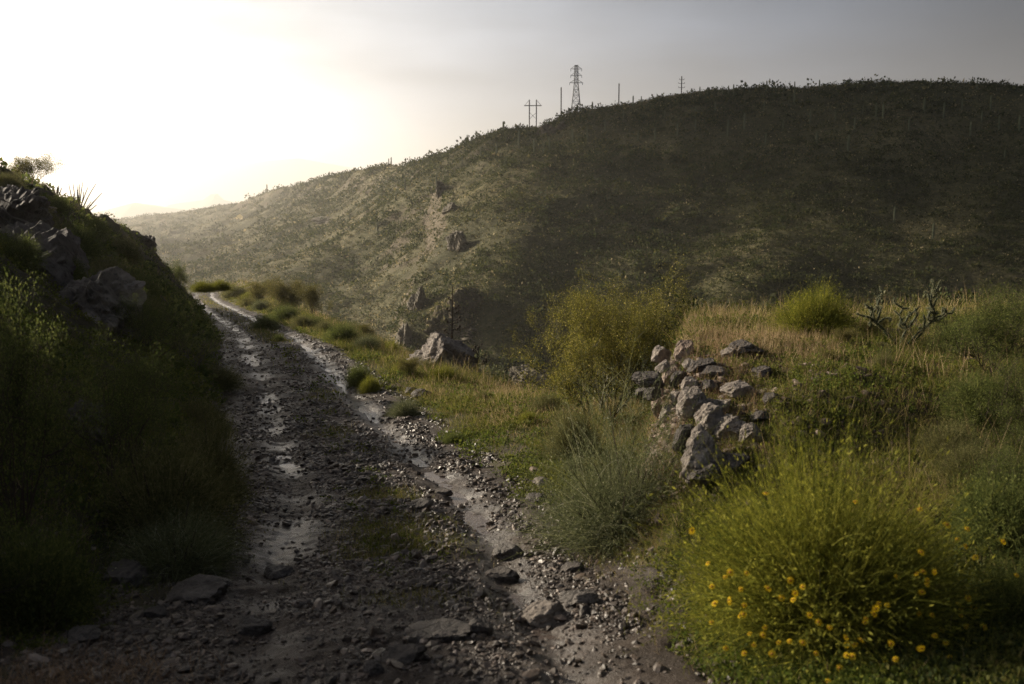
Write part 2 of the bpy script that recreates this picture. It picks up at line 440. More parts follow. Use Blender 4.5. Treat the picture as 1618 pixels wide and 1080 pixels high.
M['rock_bank'] = rock_mat('bank_rock', (0.045, 0.038, 0.032), (0.13, 0.112, 0.095), (0.27, 0.235, 0.20), 1.3)
M['rubble'] = foliage('rubble_stones', [(0, (0.05, 0.038, 0.03)), (0.6, (0.12, 0.09, 0.07)), (1, (0.28, 0.22, 0.18))], 0.0, 0.85)

def mud_mat():
    m, n, l, out = nt('wet_mud_road')
    g = n.new("ShaderNodeNewGeometry"); v = g.outputs['Position']
    at = n.new("ShaderNodeAttribute"); at.attribute_name = 'wet'
    f = noise(n, l, 2.2, 8, 0.65, v)
    col = ramp(n, l, f, [(0.3, (0.022, 0.016, 0.012)), (0.5, (0.04, 0.03, 0.024)), (0.7, (0.07, 0.053, 0.042))])
    f2 = noise(n, l, 38.0, 6, 0.7, v)
    col = mixc(n, l, mth(n, l, 'MULTIPLY', mth(n, l, 'SUBTRACT', f2, 0.5, True), 4, True), col, (0.10, 0.082, 0.07))
    b = n.new("ShaderNodeBsdfPrincipled"); l.new(col, b.inputs['Base Color'])
    dry = mth(n, l, 'ADD', mth(n, l, 'MULTIPLY', noise(n, l, 1.1, 5, 0.6, v), 0.9), 0.12)
    mr = n.new("ShaderNodeMix"); mr.data_type = 'FLOAT'
    l.new(at.outputs['Fac'], mr.inputs[0]); l.new(dry, mr.inputs[2]); mr.inputs[3].default_value = 0.30
    l.new(mr.outputs[0], b.inputs['Roughness'])
    l.new(mth(n, l, 'ADD', mth(n, l, 'MULTIPLY', at.outputs['Fac'], 0.45), 0.12), b.inputs['Specular IOR Level'])
    bp = n.new("ShaderNodeBump"); bp.inputs['Strength'].default_value = 0.9; bp.inputs['Distance'].default_value = 0.03
    h = mth(n, l, 'ADD', noise(n, l, 14, 10, 0.7, v), mth(n, l, 'MULTIPLY', noise(n, l, 70, 4, 0.6, v), 0.35))
    l.new(h, bp.inputs['Height']); l.new(bp.outputs[0], b.inputs['Normal'])
    l.new(b.outputs[0], out.inputs[0])
    return m
M['mud'] = mud_mat()
def water_mat():
    m, n, l, out = nt('muddy_water')
    g = n.new("ShaderNodeNewGeometry")
    b = n.new("ShaderNodeBsdfPrincipled"); b.inputs['Base Color'].default_value = (0.09, 0.07, 0.06, 1)
    b.inputs['Roughness'].default_value = 0.24; b.inputs['IOR'].default_value = 1.36; b.inputs['Specular IOR Level'].default_value = 0.65
    bp = n.new("ShaderNodeBump"); bp.inputs['Strength'].default_value = 0.6; bp.inputs['Distance'].default_value = 0.015
    l.new(noise(n, l, 16, 6, 0.65, g.outputs['Position']), bp.inputs['Height']); l.new(bp.outputs[0], b.inputs['Normal'])
    l.new(b.outputs[0], out.inputs[0]); return m
M['water'] = water_mat()
def soil_mat():
    m, n, l, out = nt('hillside_soil')
    g = n.new("ShaderNodeNewGeometry"); v = g.outputs['Position']
    f = noise(n, l, 0.9, 8, 0.65, v)
    col = ramp(n, l, f, [(0.3, (0.03, 0.024, 0.016)), (0.5, (0.055, 0.045, 0.027)), (0.7, (0.10, 0.08, 0.05))])
    f3 = noise(n, l, 5.0, 6, 0.7, v)
    col = mixc(n, l, mth(n, l, 'MULTIPLY', mth(n, l, 'SUBTRACT', f3, 0.48, True), 5, True), col, (0.045, 0.05, 0.018))
    b = n.new("ShaderNodeBsdfPrincipled"); l.new(col, b.inputs['Base Color']); b.inputs['Roughness'].default_value = 0.85
    b.inputs['Specular IOR Level'].default_value = 0.2
    bp = n.new("ShaderNodeBump"); bp.inputs['Strength'].default_value = 0.9; bp.inputs['Distance'].default_value = 0.06
    l.new(noise(n, l, 7, 10, 0.7, v), bp.inputs['Height']); l.new(bp.outputs[0], b.inputs['Normal'])
    l.new(b.outputs[0], out.inputs[0]); return m
M['soil'] = soil_mat()
def hill_mat():
    m, n, l, out = nt('far_hillside')
    g = n.new("ShaderNodeNewGeometry"); v = g.outputs['Position']
    f = noise(n, l, 0.02, 6, 0.6, v)
    col = ramp(n, l, f, [(0.35, (0.06, 0.057, 0.027)), (0.5, (0.10, 0.091, 0.043)), (0.65, (0.165, 0.142, 0.075))])
    f3 = noise(n, l, 0.8, 10, 0.8, v)
    col = mixc(n, l, mth(n, l, 'MULTIPLY', mth(n, l, 'SUBTRACT', f3, 0.46, True), 7, True), col, (0.035, 0.036, 0.015))
    f4 = noise(n, l, 1.6, 6, 0.75, v)
    col = mixc(n, l, mth(n, l, 'MULTIPLY', mth(n, l, 'SUBTRACT', f4, 0.60, True), 9, True), col, (0.26, 0.21, 0.15))
    sn = n.new('ShaderNodeSeparateXYZ'); l.new(g.outputs['True Normal'], sn.inputs[0])
    st_ = mth(n, l, 'MULTIPLY', mth(n, l, 'SUBTRACT', 0.80, sn.outputs['Z']), 8, True)
    col = mixc(n, l, st_, col, ramp(n, l, f3, [(0.35, (0.045, 0.037, 0.026)), (0.65, (0.15, 0.12, 0.08))]))
    b = n.new("ShaderNodeBsdfPrincipled"); l.new(col, b.inputs['Base Color']); b.inputs['Roughness'].default_value = 0.9
    b.inputs['Specular IOR Level'].default_value = 0.1
    bp = n.new("ShaderNodeBump"); bp.inputs['Strength'].default_value = 1.0; bp.inputs['Distance'].default_value = 0.9
    l.new(noise(n, l, 0.5, 10, 0.75, v), bp.inputs['Height']); l.new(bp.outputs[0], b.inputs['Normal'])
    l.new(b.outputs[0], out.inputs[0]); return m
M['hill'] = hill_mat()
M['plain'] = solid('desert_plain', [(0.35, (0.09, 0.075, 0.05)), (0.65, (0.16, 0.13, 0.09))], 0.002, 0.9, 0.0)
M['scrub'] = foliage('hill_scrub', [(0, (0.018, 0.028, 0.009)), (0.5, (0.042, 0.054, 0.016)), (0.9, (0.085, 0.088, 0.026)), (1, (0.15, 0.13, 0.04))], 0.3)
M['tuft'] = foliage('hill_tufts', [(0, (0.02, 0.027, 0.009)), (0.4, (0.06, 0.064, 0.02)), (0.78, (0.165, 0.145, 0.055)), (1, (0.42, 0.34, 0.20))], 0.3)

# ------------------------------------------------------------------ the near terrain
RD = [(642, 1080, 4.5), (592, 780, 10), (537, 700, 13.5), (490, 620, 19), (450, 560, 25), (402, 520, 41), (350, 490, 60), (322, 470, 95), (318, 462, 110)]
rp = np.array([P(*r) for r in RD])
R_Y = np.concatenate([[-60, -10, 0], rp[:, 1], [130, 180]])
R_X = np.concatenate([[8, 2.0, 0.3], rp[:, 0], [-45, -70]])
R_Z = np.concatenate([[3, -0.6, -1.62], rp[:, 2], [-12.5, -24]])
def road_x(y): return hermite(R_Y, R_X, y)
def road_z(y): return hermite(R_Y, R_Z, y)
LR = np.array([P(0, 278, 26), P(50, 303, 32), P(130, 338, 42), P(205, 365, 50), P(240, 410, 60), P(252, 440, 68), P(290, 462, 85), P(312, 464, 110)])
L_Y = np.concatenate([[-60, -10, 0, 12, 20], LR[:, 1], [180]])
L_X = np.concatenate([[-14, -9, -9.5, -11, -13], LR[:, 0], [-72]])
L_Z = np.concatenate([[6, 2.35, 2.35, 2.3, 1.5], LR[:, 2], [-24]])  # near rim, out of view, raised so the bank shades the track
RR = np.array([P(850, 645, 16.5), P(740, 612, 22), P(640, 575, 32), P(575, 537, 42), P(515, 508, 60), P(430, 474, 80), P(368, 449, 110)])
r_Y = np.concatenate([[-60, 0, 10, 14], RR[:, 1], [180]])
r_X = np.concatenate([[30, 12, 7, 4.0], RR[:, 0], [-66]])
r_Z = np.concatenate([[4, -1.2, -2.4, -2.9], RR[:, 2], [-24]])
EDGE = np.array([(-90, 190), (-66, 150), (RR[6, 0], 110), (RR[5, 0], 80), (RR[4, 0], 60), (RR[3, 0], 42), (RR[2, 0], 32), (RR[1, 0], 22), (RR[0, 0], 16.5), (2.1, 13.8), (4.4, 13.6), (7.5, 15), (14, 18), (40, 24), (120, 32), (400, 60)])
def edge_dist(x, y):
    best = np.full(np.shape(x), 1e9)
    for (ax, ay), (bx, by) in zip(EDGE[:-1], EDGE[1:]):
        dx, dy = bx - ax, by - ay
        t = np.clip(((x - ax) * dx + (y - ay) * dy) / (dx * dx + dy * dy), 0, 1)
        best = np.minimum(best, np.hypot(x - ax - t * dx, y - ay - t * dy))
    return np.where(y > np.interp(x, EDGE[:, 0], EDGE[:, 1]), best, -best)
def left_edge(y): return np.interp(y, [-5, 4, 5.5, 7.5, 10], [2.6, 2.4, 2.0, 1.5, 1.45])
def knoll(x, y):
    m = sstep(0.85 + 0.17 * (y - 8), 1.55 + 0.17 * (y - 8), x) * sstep(5.2, 9.6, y + 0.12 * (x - 2))
    return m
def H(x, y, rough=True):
    x = np.asarray(x, float); y = np.asarray(y, float); x, y = np.broadcast_arrays(x, y)
    zr = road_z(y); t = (x - road_x(y)) * 0.96
    z = zr.copy()
    # left bank
    a = np.maximum(-t - left_edge(y) - .05, 0)
    A = np.maximum((road_x(y) - hermite(L_Y, L_X, y)) * 0.96 - 1.5, 0.8)
    hz = hermite(L_Y, L_Z, y) - zr
    wob = 1 + 0.10 * fbm(x, y, 0.3, 2, 5)
    s_ = a / A * wob
    prof = np.where(s_ < 1, np.clip(s_, 0, 1) ** 0.92, 1.0)
    beyond = np.where(y < 24, -0.10, -0.12) * np.maximum(a - A, 0)
    bank = hz * prof + np.clip(beyond, -6, 9)
    bank = bank * sstep(0, 0.5, a)
    # right shoulder
    b = np.maximum(t - 1.5, 0)
    B = np.maximum((hermite(r_Y, r_X, y) - road_x(y)) * 0.96 - 1.5, 1.0)
    rz = hermite(r_Y, r_Z, y) - zr
    sh = rz * np.clip(b / B, 0, 1.3) + 0.07 * sstep(0, 0.6, b)
    z = z + bank + sh
    # mound on the right
    k = knoll(x, y)
    top = -1.5 - 0.02 * np.clip(x - 4, -2, 8) + 0.06 * sstep(9, 12, y) - 0.02 * np.maximum(x - 7, 0)
    z = z * (1 - k) + top * k
    if rough:
        off = sstep(0.2, 1.0, np.maximum(a, b))
        z = z + off * (0.07 * fbm(x, y, 0.9, 4, 11) + 0.025 * fbm(x, y, 5, 3, 12))
        amp = np.clip(a, 0, 5) * 0.13
        z = z + amp * fbm(x, y, 0.45, 5, 21, 0.55, ridge=True) * (1 - 0.5 * sstep(0.8, 1.1, s_))
        z = z + 0.05 * off * np.clip(a, 0, 1) * fbm(x, y, 3.0, 4, 23)
        z = z + 0.10 * k * (1 - k) * 4 * fbm(x, y, 2.2, 4, 31, ridge=True) + k * (0.11 * fbm(x, y, 0.9, 3, 33) + 0.05 * fbm(x, y, 2.6, 3, 34))
        z = z + off * sstep(1.2, 3.5, b) * sstep(11, 17, y) * 0.30 * fbm(x, y, 0.45, 3, 41)
    e = edge_dist(x, y)
    ep = np.maximum(e, 0)
    z = z - 0.62 * ep * ep / (ep + 1.2) + np.where(e > 0, np.clip(ep * 0.08, 0, 2) * fbm(x, y, 0.25, 4, 51, ridge=True), 0)
    return z

def tensor(ys, us, x_of):
    U_, Y_ = np.meshgrid(us, ys); X_ = x_of(U_, Y_)
    return X_, Y_
def gridfaces(nr, nc):
    i = np.arange(nr * nc).reshape(nr, nc)
    return np.stack([i[:-1, :-1].ravel(), i[:-1, 1:].ravel(), i[1:, 1:].ravel(), i[1:, :-1].ravel()], 1)
ys = [-60.0]
while ys[-1] < 200:
    y = ys[-1]
    ys.append(y + (2.0 if y < -8 else 0.25 if y < 2.2 else 0.03 if y < 12 else 0.0062 * (y - 6.5)))
ys = np.array(ys)
us = np.concatenate([np.linspace(-2.2, -0.6, 60)[:-1], np.arange(-0.6, 0.6, 0.0018), np.linspace(0.6, 2.2, 60)])
gx, gy = tensor(ys, us, lambda u, y: u * np.sqrt((y + 8) ** 2 + 4))
gz = H(gx, gy)
tt = np.abs((gx - road_x(gy)) * 0.96)
gz = gz - 0.09 * sstep(1.45, 1.15, tt)
ground = obj('ground', np.stack([gx, gy, gz], -1).reshape(-1, 3), gridfaces(*gx.shape), M['soil'], smooth=True)
tag(ground, 'soil and rocky bank along the dirt track', 'ground', kind='structure')

# road strip in its own coordinates
def rut_off(y, s):
    return s * 0.80 + 0.10 * fbm(y * 0.35, y * 0 + s * 9, 1.0, 2, 61)
def RH(x, y):
    """height of the road surface"""
    t = (x - road_x(y)) * 0.96
    z = road_z(y)
    w1 = fbm(x, y, 1.1, 3, 71)
    for s in (-1, 1):
        o = rut_off(y, s)
        dep = (0.075 if s > 0 else 0.055)
        z = z - dep * np.exp(-((t - o) / (0.17 + 0.05 * w1)) ** 2)
    z = z + 0.03 * np.exp(-(t / 0.5) ** 2)
    z = z + 0.030 * w1 + 0.034 * fbm(x, y, 3.0, 4, 72) + 0.012 * fbm(x, y, 14, 3, 73)
    return z
def road_top(x, y):
    """whichever of road and ground is higher"""
    return RH(x, y)
rys = [-3.0]
while rys[-1] < 125:
    y = rys[-1]; rys.append(y + (0.1 if y < 2.2 else 0.022 if y < 9 else 0.0045 * (y - 4.1)))
rys = np.array(rys); rts = np.linspace(-1, 1, 210)
T_, RY = np.meshgrid(rts, rys)
lw = left_edge(RY) + 0.35; rw = 1.45 + 0.35
TT = np.where(T_ < 0, T_ * lw, T_ * rw)
RX = road_x(RY) + TT / 0.96
RZ = RH(RX, RY)
edge = np.where(TT < 0, -TT - left_edge(RY), TT - 1.45) + 0.22 * fbm(RX, RY, 1.6, 3, 77)
gh = H(RX, RY)
RZ = np.where(edge > -0.25, RZ * (1 - sstep(-0.25, 0.0, edge)) + (gh + 0.02) * sstep(-0.25, 0.0, edge), RZ)
RZ = RZ - 0.16 * sstep(0.02, 0.30, edge) - (edge > 0.3) * 0.3
wet = np.zeros_like(RZ)
for s in (-1, 1):
    wet = np.maximum(wet, np.exp(-((TT - rut_off(RY, s)) / (0.30 if s > 0 else 0.24)) ** 2))
wet = np.clip(wet * sstep(-.30, .30, fbm(RX, RY, 1.3, 4, 79) + .12 * (TT > 0)) * 1.1 + .15 * fbm(RX, RY, 3.0, 3, 80), 0, 1)
road = obj('dirt_road', np.stack([RX, RY, RZ], -1).reshape(-1, 3), gridfaces(*RX.shape), M['mud'], smooth=True, attrs={'wet': wet})
tag(road, 'wet stony two-track dirt road running down the valley side', 'road', kind='structure')

# trickles of standing water in the ruts: the mud pokes through them
wp = []
for s in (-1, 1):
    wy = rys[(rys > 3)]
    TW, WY = np.meshgrid(np.linspace(-0.42, 0.42, 15), wy)
    WX = road_x(WY) + (TW + rut_off(WY, s)) / 0.96
    WZ = road_z(WY) - (0.060 if s > 0 else 0.052) + 0.018 * fbm(WY * 0.5, WY * 0 + s, 1.0, 2, 81) + 0.0015 * (WY > 12)
    lev = sstep(-0.25, 0.3, fbm(WY * 0.33, WY * 0 + 7 * s, 1.0, 2, 83))
    WZ = WZ - (0.03 if s > 0 else 0.06) * (1 - lev) - (0 if s > 0 else .008)
    WZ = WZ + np.clip(WY - 30, 0, 60) * 0.0004 + (0.010 if s > 0 else -0.006) * (1 - sstep(8.5, 10, WY))
    wp.append((np.stack([WX, WY, WZ], -1).reshape(-1, 3), gridfaces(*WX.shape)))
V_, F_ = join(wp)
tag(obj('puddle_water', V_, F_, M['water'], smooth=True), 'rain water lying in the wheel ruts', 'water', kind='structure')

# ------------------------------------------------------------------ the far hill
KP = [-400, 60, 200, 365, 500, 640, 760, 900, 1050, 1200, 1400, 1618, 2100]
HC = [ # six levels, valley to crest: (py, depth)
 [(520, 420), (470, 560), (430, 800), (395, 1150), (365, 1600), (352, 2100)],
 [(510, 400), (465, 540), (425, 760), (390, 1100), (362, 1600), (350, 2100)],
 [(500, 380), (460, 500), (420, 700), (385, 1050), (362, 1500), (347, 1950)],
 [(500, 330), (450, 430), (415, 580), (380, 850), (350, 1250), (323, 1650)],
 [(530, 260), (465, 330), (410, 430), (360, 600), (320, 830), (286, 1050)],
 [(585, 215), (520, 250), (450, 295), (370, 370), (310, 480), (262, 620)],
 [(640, 180), (560, 205), (470, 245), (370, 300), (290, 370), (224, 450)],
 [(660, 175), (570, 203), (470, 243), (370, 292), (270, 352), (180, 425)],
 [(660, 175), (570, 203), (470, 243), (370, 290), (260, 345), (152, 415)],
 [(660, 175), (570, 203), (470, 240), (370, 285), (255, 335), (141, 400)],
 [(660, 172), (570, 200), (470, 236), (370, 278), (250, 326), (136, 390)],
 [(660, 170), (570, 198), (470, 232), (370, 272), (250, 318), (138, 380)],
 [(660, 168), (570, 195), (470, 230), (370, 268), (250, 310), (150, 370)]]
KU = (np.array(KP) - CX) / F_PX
KD = np.array([[d for _, d in c_] for c_ in HC]); KV = np.array([[direc(k, p)[1] for p, _ in c_] for k, c_ in zip(KP, HC)])
def crest_py(px):
    cx = [-400, 200, 230, 280, 330, 380, 400, 440, 500, 560, 600, 640, 700, 760, 800, 850, 870, 900, 950, 1000, 1050, 1100, 1150, 1200, 1260, 1330, 1400, 1450, 1530, 1618, 2100]
    cy = [352, 348, 343, 337, 329, 324, 316, 303, 287, 273, 267, 262, 247, 225, 215, 206, 195, 181, 171, 164, 154, 149, 146, 142, 139, 136, 136, 135, 136, 138, 150]
    return np.interp(px, cx, cy)
SPURS = [ # world polylines: (px,py,depth), height, width left, width right
 ([(830, 225, 420), (745, 268, 390), (693, 300, 372), (708, 385, 300), (655, 450, 262), (640, 545, 225), (655, 620, 195)], 7.0, 3.8, 85.0),
 ([(640, 300, 520), (592, 352, 410), (500, 368, 400), (372, 432, 400)], 9.0, 14.0, 50.0),
 ([(1330, 300, 310), (1260, 380, 275), (1180, 470, 240), (1120, 560, 205)], 4.0, 14.0, 30.0),
 ([(1618, 270, 318), (1560, 360, 275), (1500, 470, 235)], 5.0, 14.0, 30.0)]
def HH(x, y, rough=True):
    x = np.asarray(x, float); y = np.asarray(y, float); x, y = np.broadcast_arrays(x, y)
    u = np.clip(x / y, KU[0], KU[-1])
    D = [hermite(KU, KD[:, j], u) for j in range(6)]
    Vv = [hermite(KU, KV[:, j], u) for j in range(6)]
    pxc = u * F_PX + CX
    Vv[5] = direc(pxc, crest_py(pxc))[1]
    Z = [Vv[j] * D[j] for j in range(6)]
    # catmull-rom across the levels
    z = Z[0] - 0.15 * np.clip(D[0] - y, -1e9, 60) * 1.0
    sl = [(Z[1] - Z[0]) / (D[1] - D[0])] + [(Z[j + 1] - Z[j - 1]) / (D[j + 1] - D[j - 1]) for j in range(1, 5)] + [(Z[5] - Z[4]) / (D[5] - D[4]) * 0.75]
    for j in range(5):
        h = D[j + 1] - D[j]; t = np.clip((y - D[j]) / h, 0, 1)
        zz = (2 * t**3 - 3 * t**2 + 1) * Z[j] + (t**3 - 2 * t**2 + t) * h * sl[j] + (-2 * t**3 + 3 * t**2) * Z[j + 1] + (t**3 - t**2) * h * sl[j + 1]
        z = np.where(y >= D[j], zz, z)
    q = np.maximum(y - D[5], 0)
    z = np.where(y > D[5], Z[5] + sl[5] * 12 * (1 - np.exp(-q / 12)) - 0.10 * q - 0.0001 * q * q, z)
    if rough:
        k = np.clip(y / 400, 0.6, 3.0)
        damp = 1 - 0.75 * np.exp(-((y - D[5]) / (0.06 * D[5])) ** 2)
        z = z + damp * (4.2 * k * fbm(x, y, 1 / 75, 4, 101, ridge=True) + 1.7 * fbm(x, y, 1 / 19, 3, 103))
        z = z + 0.35 * fbm(x, y, 1 / 4.0, 3, 105)
        for pl, hgt, wl_, wr_ in SPURS:
            pp = np.array([P(*p) for p in pl])
            best = np.full(x.shape, 1e9); sg = np.ones(x.shape); par = np.zeros(x.shape)
            for i in range(len(pp) - 1):
                ax, ay = pp[i, :2]; bx, by = pp[i + 1, :2]; dx, dy = bx - ax, by - ay
                t = ((x - ax) * dx + (y - ay) * dy) / (dx * dx + dy * dy); tc_ = np.clip(t, 0, 1)
                ds = np.hypot(x - ax - tc_ * dx, y - ay - tc_ * dy)
                m = ds < best
                sg = np.where(m, np.sign((x - ax) * dy - (y - ay) * dx), sg)
                par = np.where(m, (i + tc_) / (len(pp) - 1), par); best = np.where(m, ds, best)
            # polylines run towards the camera: the left of the picture is sg<0
            w = np.where(sg > 0, wl_, wr_)
            w = w * (1 + 0.3 * fbm(x, y, 1 / 25, 2, 109))
            fade = sstep(0.06, 0.42, par) * sstep(1.0, 0.85, par)
            z = z + hgt * fade * np.exp(-(best / w) ** 2 * 1.2)
    return z
hy = [120.0]
while hy[-1] < 3200: hy.append(hy[-1] + (0.0042 * hy[-1] if hy[-1] < 700 else 0.008 * hy[-1]))
hy = np.array(hy)
hu = np.concatenate([np.linspace(-1.6, -0.56, 60)[:-1], np.arange(-0.56, 0.56, 0.0014), np.linspace(0.56, 1.6, 60)])
hx, hyy = tensor(hy, hu, lambda u, y: u * y)
hz_ = HH(hx, hyy)
hills = obj('hills', np.stack([hx, hyy, hz_], -1).reshape(-1, 3), gridfaces(*hx.shape), M['hill'], smooth=True)
tag(hills, 'long scrubby desert hillside across the valley', 'hill', kind='structure')
# plain and far ranges
px_, py_ = np.meshgrid(np.linspace(-9000, 9000, 60), np.concatenate([[-400, 0, 300], np.linspace(700, 15000, 60)]))
pz_ = -135 + 5 * fbm(px_, py_, 1 / 1500, 3, 120)
tag(obj('desert_plain', np.stack([px_, py_, pz_], -1).reshape(-1, 3), gridfaces(*px_.shape), M['plain'], smooth=True), 'flat hazy desert plain beyond the hills', 'plain', kind='structure')
def mountain(pts, d, depth, seed, name_label):
    pxs = np.array([p[0] for p in pts]); pys = np.array([p[1] for p in pts])
    xs = np.linspace(P(pxs[0], 300, d)[0], P(pxs[-1], 300, d)[0], 260)
    pxx = xs / d * F_PX * CP + CX
    zt = direc(pxx, np.interp(pxx, pxs, pys))[1] * d
    rows = np.linspace(-1, 1, 30)
    Xg, Rg = np.meshgrid(xs, rows); Yg = d + Rg * depth
    base = -150.0
    f = np.clip(1 - np.abs(Rg) ** 1.2, 0, 1)
    n = fbm(Xg, Yg, 1 / (depth * 0.9), 5, seed, ridge=True)
    Zg = base + (zt[None] - base) * f * (1 + 0.10 * n * (1 - f)) + 0.015 * d * 0.03 * fbm(Xg, Yg, 1 / (depth * .25), 4, seed + 1)
    o = obj('mountains', np.stack([Xg, Yg, Zg], -1).reshape(-1, 3), gridfaces(*Xg.shape), M['plain'], smooth=True)
    tag(o, name_label, 'mountains', kind='structure')
mountain([(60, 350), (150, 338), (190, 328), (225, 319), (245, 322), (300, 330), (380, 345)], 5500, 400, 131, 'low hazy hills nearest the end of the road')
mountain([(230, 345), (280, 322), (330, 315), (343, 306), (352, 305), (362, 315), (400, 322), (470, 345)], 7500, 450, 133, 'small hazy butte beyond the end of the ridge')
mountain([(-200, 300), (0, 305), (150, 293), (260, 288), (330, 272), (395, 258), (440, 251), (480, 248), (520, 256), (600, 270), (640, 252), (760, 285), (900, 330)], 12500, 900, 135, 'pale far mountain range almost lost in glare')

# ------------------------------------------------------------------ haze
hb = np.array([(x, y, z) for z in (-160, 660) for y in (-420, 15500) for x in (-9500, 9500)], float)
hf = np.array([(0, 2, 3, 1), (4, 5, 7, 6), (0, 1, 5, 4), (2, 6, 7, 3), (0, 4, 6, 2), (1, 3, 7, 5)])
hm, hn, hl, hout = nt('haze_air')
pv = hn.new("ShaderNodeVolumePrincipled")
pv.inputs['Color'].default_value = (1.0, 0.965, 0.915, 1)
pv.inputs['Density'].default_value = 0.00018
pv.inputs['Anisotropy'].default_value = 0.68
hl.new(pv.outputs[0], hout.inputs['Volume'])
tag(obj('haze', hb, hf, hm), 'thin bright haze filling the valley', 'haze', kind='stuff')

def hit(px, py, fn, d0, d1, n=4000):
    a, b = direc(px, py)
    d = np.geomspace(d0, d1, n)
    z = fn(a * d, d)
    k = np.argmax(z >= b * d)
    if z[k] < b * d[k]: return None
    return np.array([a * d[k], d[k], z[k]])
def on_ground(px, d, dz=0.0):
    x = direc(px, 700)[0] * d
    return np.array([x, d, float(max(H(x, d), -99)) + dz])

# ------------------------------------------------------------------ added overcast slab out of view, placed to shade the right-hand hill
CZ = 900.0
off = SUN * (CZ / SUN[2])
cxs, cys = np.meshgrid(np.linspace(0, 1, 150), np.linspace(-1, 1, 130))
sx = 95 + cxs * 2600 + 70 * fbm(cys * 1500, cys * 0, 1 / 160, 4, 201) * (1 - cxs); syy = 250 + cys * 1100
th_ = np.clip(1 - np.abs(cys) ** 4, 0, 1) * np.clip(1 - (2 * cxs - 1) ** 6, 0, 1)
cl_n = 0.5 + 0.5 * fbm(sx, syy, 1 / 260, 5, 203)
Vt = np.stack([sx + off[0], syy + off[1], CZ + 30 + 190 * th_ * cl_n], -1).reshape(-1, 3)
Vb = np.stack([sx + off[0], syy + off[1], CZ - 10 - 8 * th_ * cl_n], -1).reshape(-1, 3)
gf = gridfaces(*sx.shape); nb = len(Vt)
ii = np.arange(nb).reshape(sx.shape)
rim = np.concatenate([ii[0, :], ii[1:, -1], ii[-1, :-1][::-1], ii[1:-1, 0][::-1]])
rf = np.stack([rim, np.roll(rim, -1), np.roll(rim, -1) + nb, rim + nb], 1)
M['shade_cloud'] = solid('shade_cloud', [(0.3, (0.6, 0.6, 0.6)), (0.7, (0.7, 0.7, 0.7))], 0.01, 1.0, 0.0, spec=0.0)
tag(obj('shade_cloud', np.concatenate([Vt, Vb]), [np.concatenate([gf, gf[:, ::-1] + nb]), rf], M['shade_cloud'], smooth=True), 'added overcast slab out of view above the valley, shading the right-hand hill', 'shade_cloud', kind='structure')
#==SCENERY==

# ------------------------------------------------------------------ plant builders (sources are moved or copied into place)
def dome_shrub(seed, label, mat, R=0.5, Hh=0.5, n=5200, nl=9000, w=0.0035, droop=0.25, lsize=0.014, stems=None, spread=1.0):
    rng = np.random.default_rng(seed)
    th = rng.uniform(0, 2 * math.pi, n); ph = np.arccos(rng.uniform(0.02, 1, n) ** 0.8)
    D = np.stack([np.sin(ph) * np.cos(th) * spread, np.sin(ph) * np.sin(th) * spread, np.cos(ph)], 1)
    lump = 1 + 0.42 * fbm3(D * 1.0 + seed, 2.4, 3, seed)
    ext = 1 / np.sqrt((np.sin(ph) / R) ** 2 + (np.cos(ph) / Hh) ** 2)
    L_ = ext * lump * rng.uniform(0.72, 1.12, n)
    B = rng.normal(size=(n, 3)) * np.array([R * .16, R * .16, 0]); B[:, 2] = 0.0
    inner = rng.uniform(0, 1, n) < .8
    f_ = np.where(inner, rng.uniform(.25, .72, n), 0.0)
    B = B * np.where(inner, .3, 1)[:, None] + D * (L_ * f_)[:, None]
    L_ = L_ * np.where(inner, (1 - f_) * rng.uniform(.75, 1.15, n), 1.0)
    D = norm(D + rng.normal(size=(n, 3)) * np.where(inner, .42, .15)[:, None] + np.array([0, 0, .12]))
    dr = rng.uniform(0, 2 * droop, n)
    V, F = ribbons(B, D, L_, w * rng.uniform(.6, 1.3, n), rng, 4, dr)
    i = rng.integers(0, n, nl); t = 1 - rng.uniform(0, 1, nl) ** 1.6 * 0.6
    C = ribbon_pt(B[i], D[i], L_[i], dr[i], t) + rng.normal(size=(nl, 3)) * 0.012
    lv = leaves(C, lsize * rng.uniform(.6, 1.5, nl), rng, 0.42, dirs=D[i], jitter=0.8)
    root = thing('shrub', label, 'shrub')
    ns = 60
    j = rng.integers(0, n, ns)
    obj('foliage', *join([(V, F), lv]), mat, root)
    P0 = B[j] * 0.6; P1 = B[j] + D[j] * (L_[j] * 0.45)[:, None]
    obj('stems', *tubes(P0 - np.array([0, 0, .05]), P1, 0.006, 0.003, 4), M['bark'], root)
    return root
def open_shrub(seed, label, leafmat, stemmat, Hh=1.5, nst=9, levels=4, split=3, leaf=0.018, per=6, spread=0.5, tilt=0.55, r0=0.014, up=0.10, name='shrub', cat='shrub', shrink=.68, scat=0.05):
    rng = np.random.default_rng(seed)
    th = np.linspace(0, 2 * math.pi, nst, endpoint=False) + rng.uniform(-.3, .3, nst)
    tl = rng.uniform(0.15, 1, nst) * tilt
    D = np.stack([np.cos(th) * np.sin(tl), np.sin(th) * np.sin(tl), np.cos(tl)], 1)
    B = np.stack([np.cos(th) * .05, np.sin(th) * .05, -0.05 + 0 * th], 1)
    ln = Hh * 0.42
    S0, S1, RA, RB, TP, TD = grow(rng, B, D, ln, levels, split, spread, r0, shrink, up)
    root = thing(name, label, cat)
    if per:
        i = np.repeat(np.arange(len(TP)), per)
        C = TP[i] + rng.normal(size=(len(i), 3)) * scat
        obj('foliage', *leaves(C, leaf * rng.uniform(.6, 1.5, len(i)), rng, 0.5, dirs=TD[i], jitter=0.9), leafmat, root)
    obj('stems', *tubes(S0, S1, np.maximum(RA, 0.0016), np.maximum(RB, 0.0013), 4), stemmat, root)
    return root

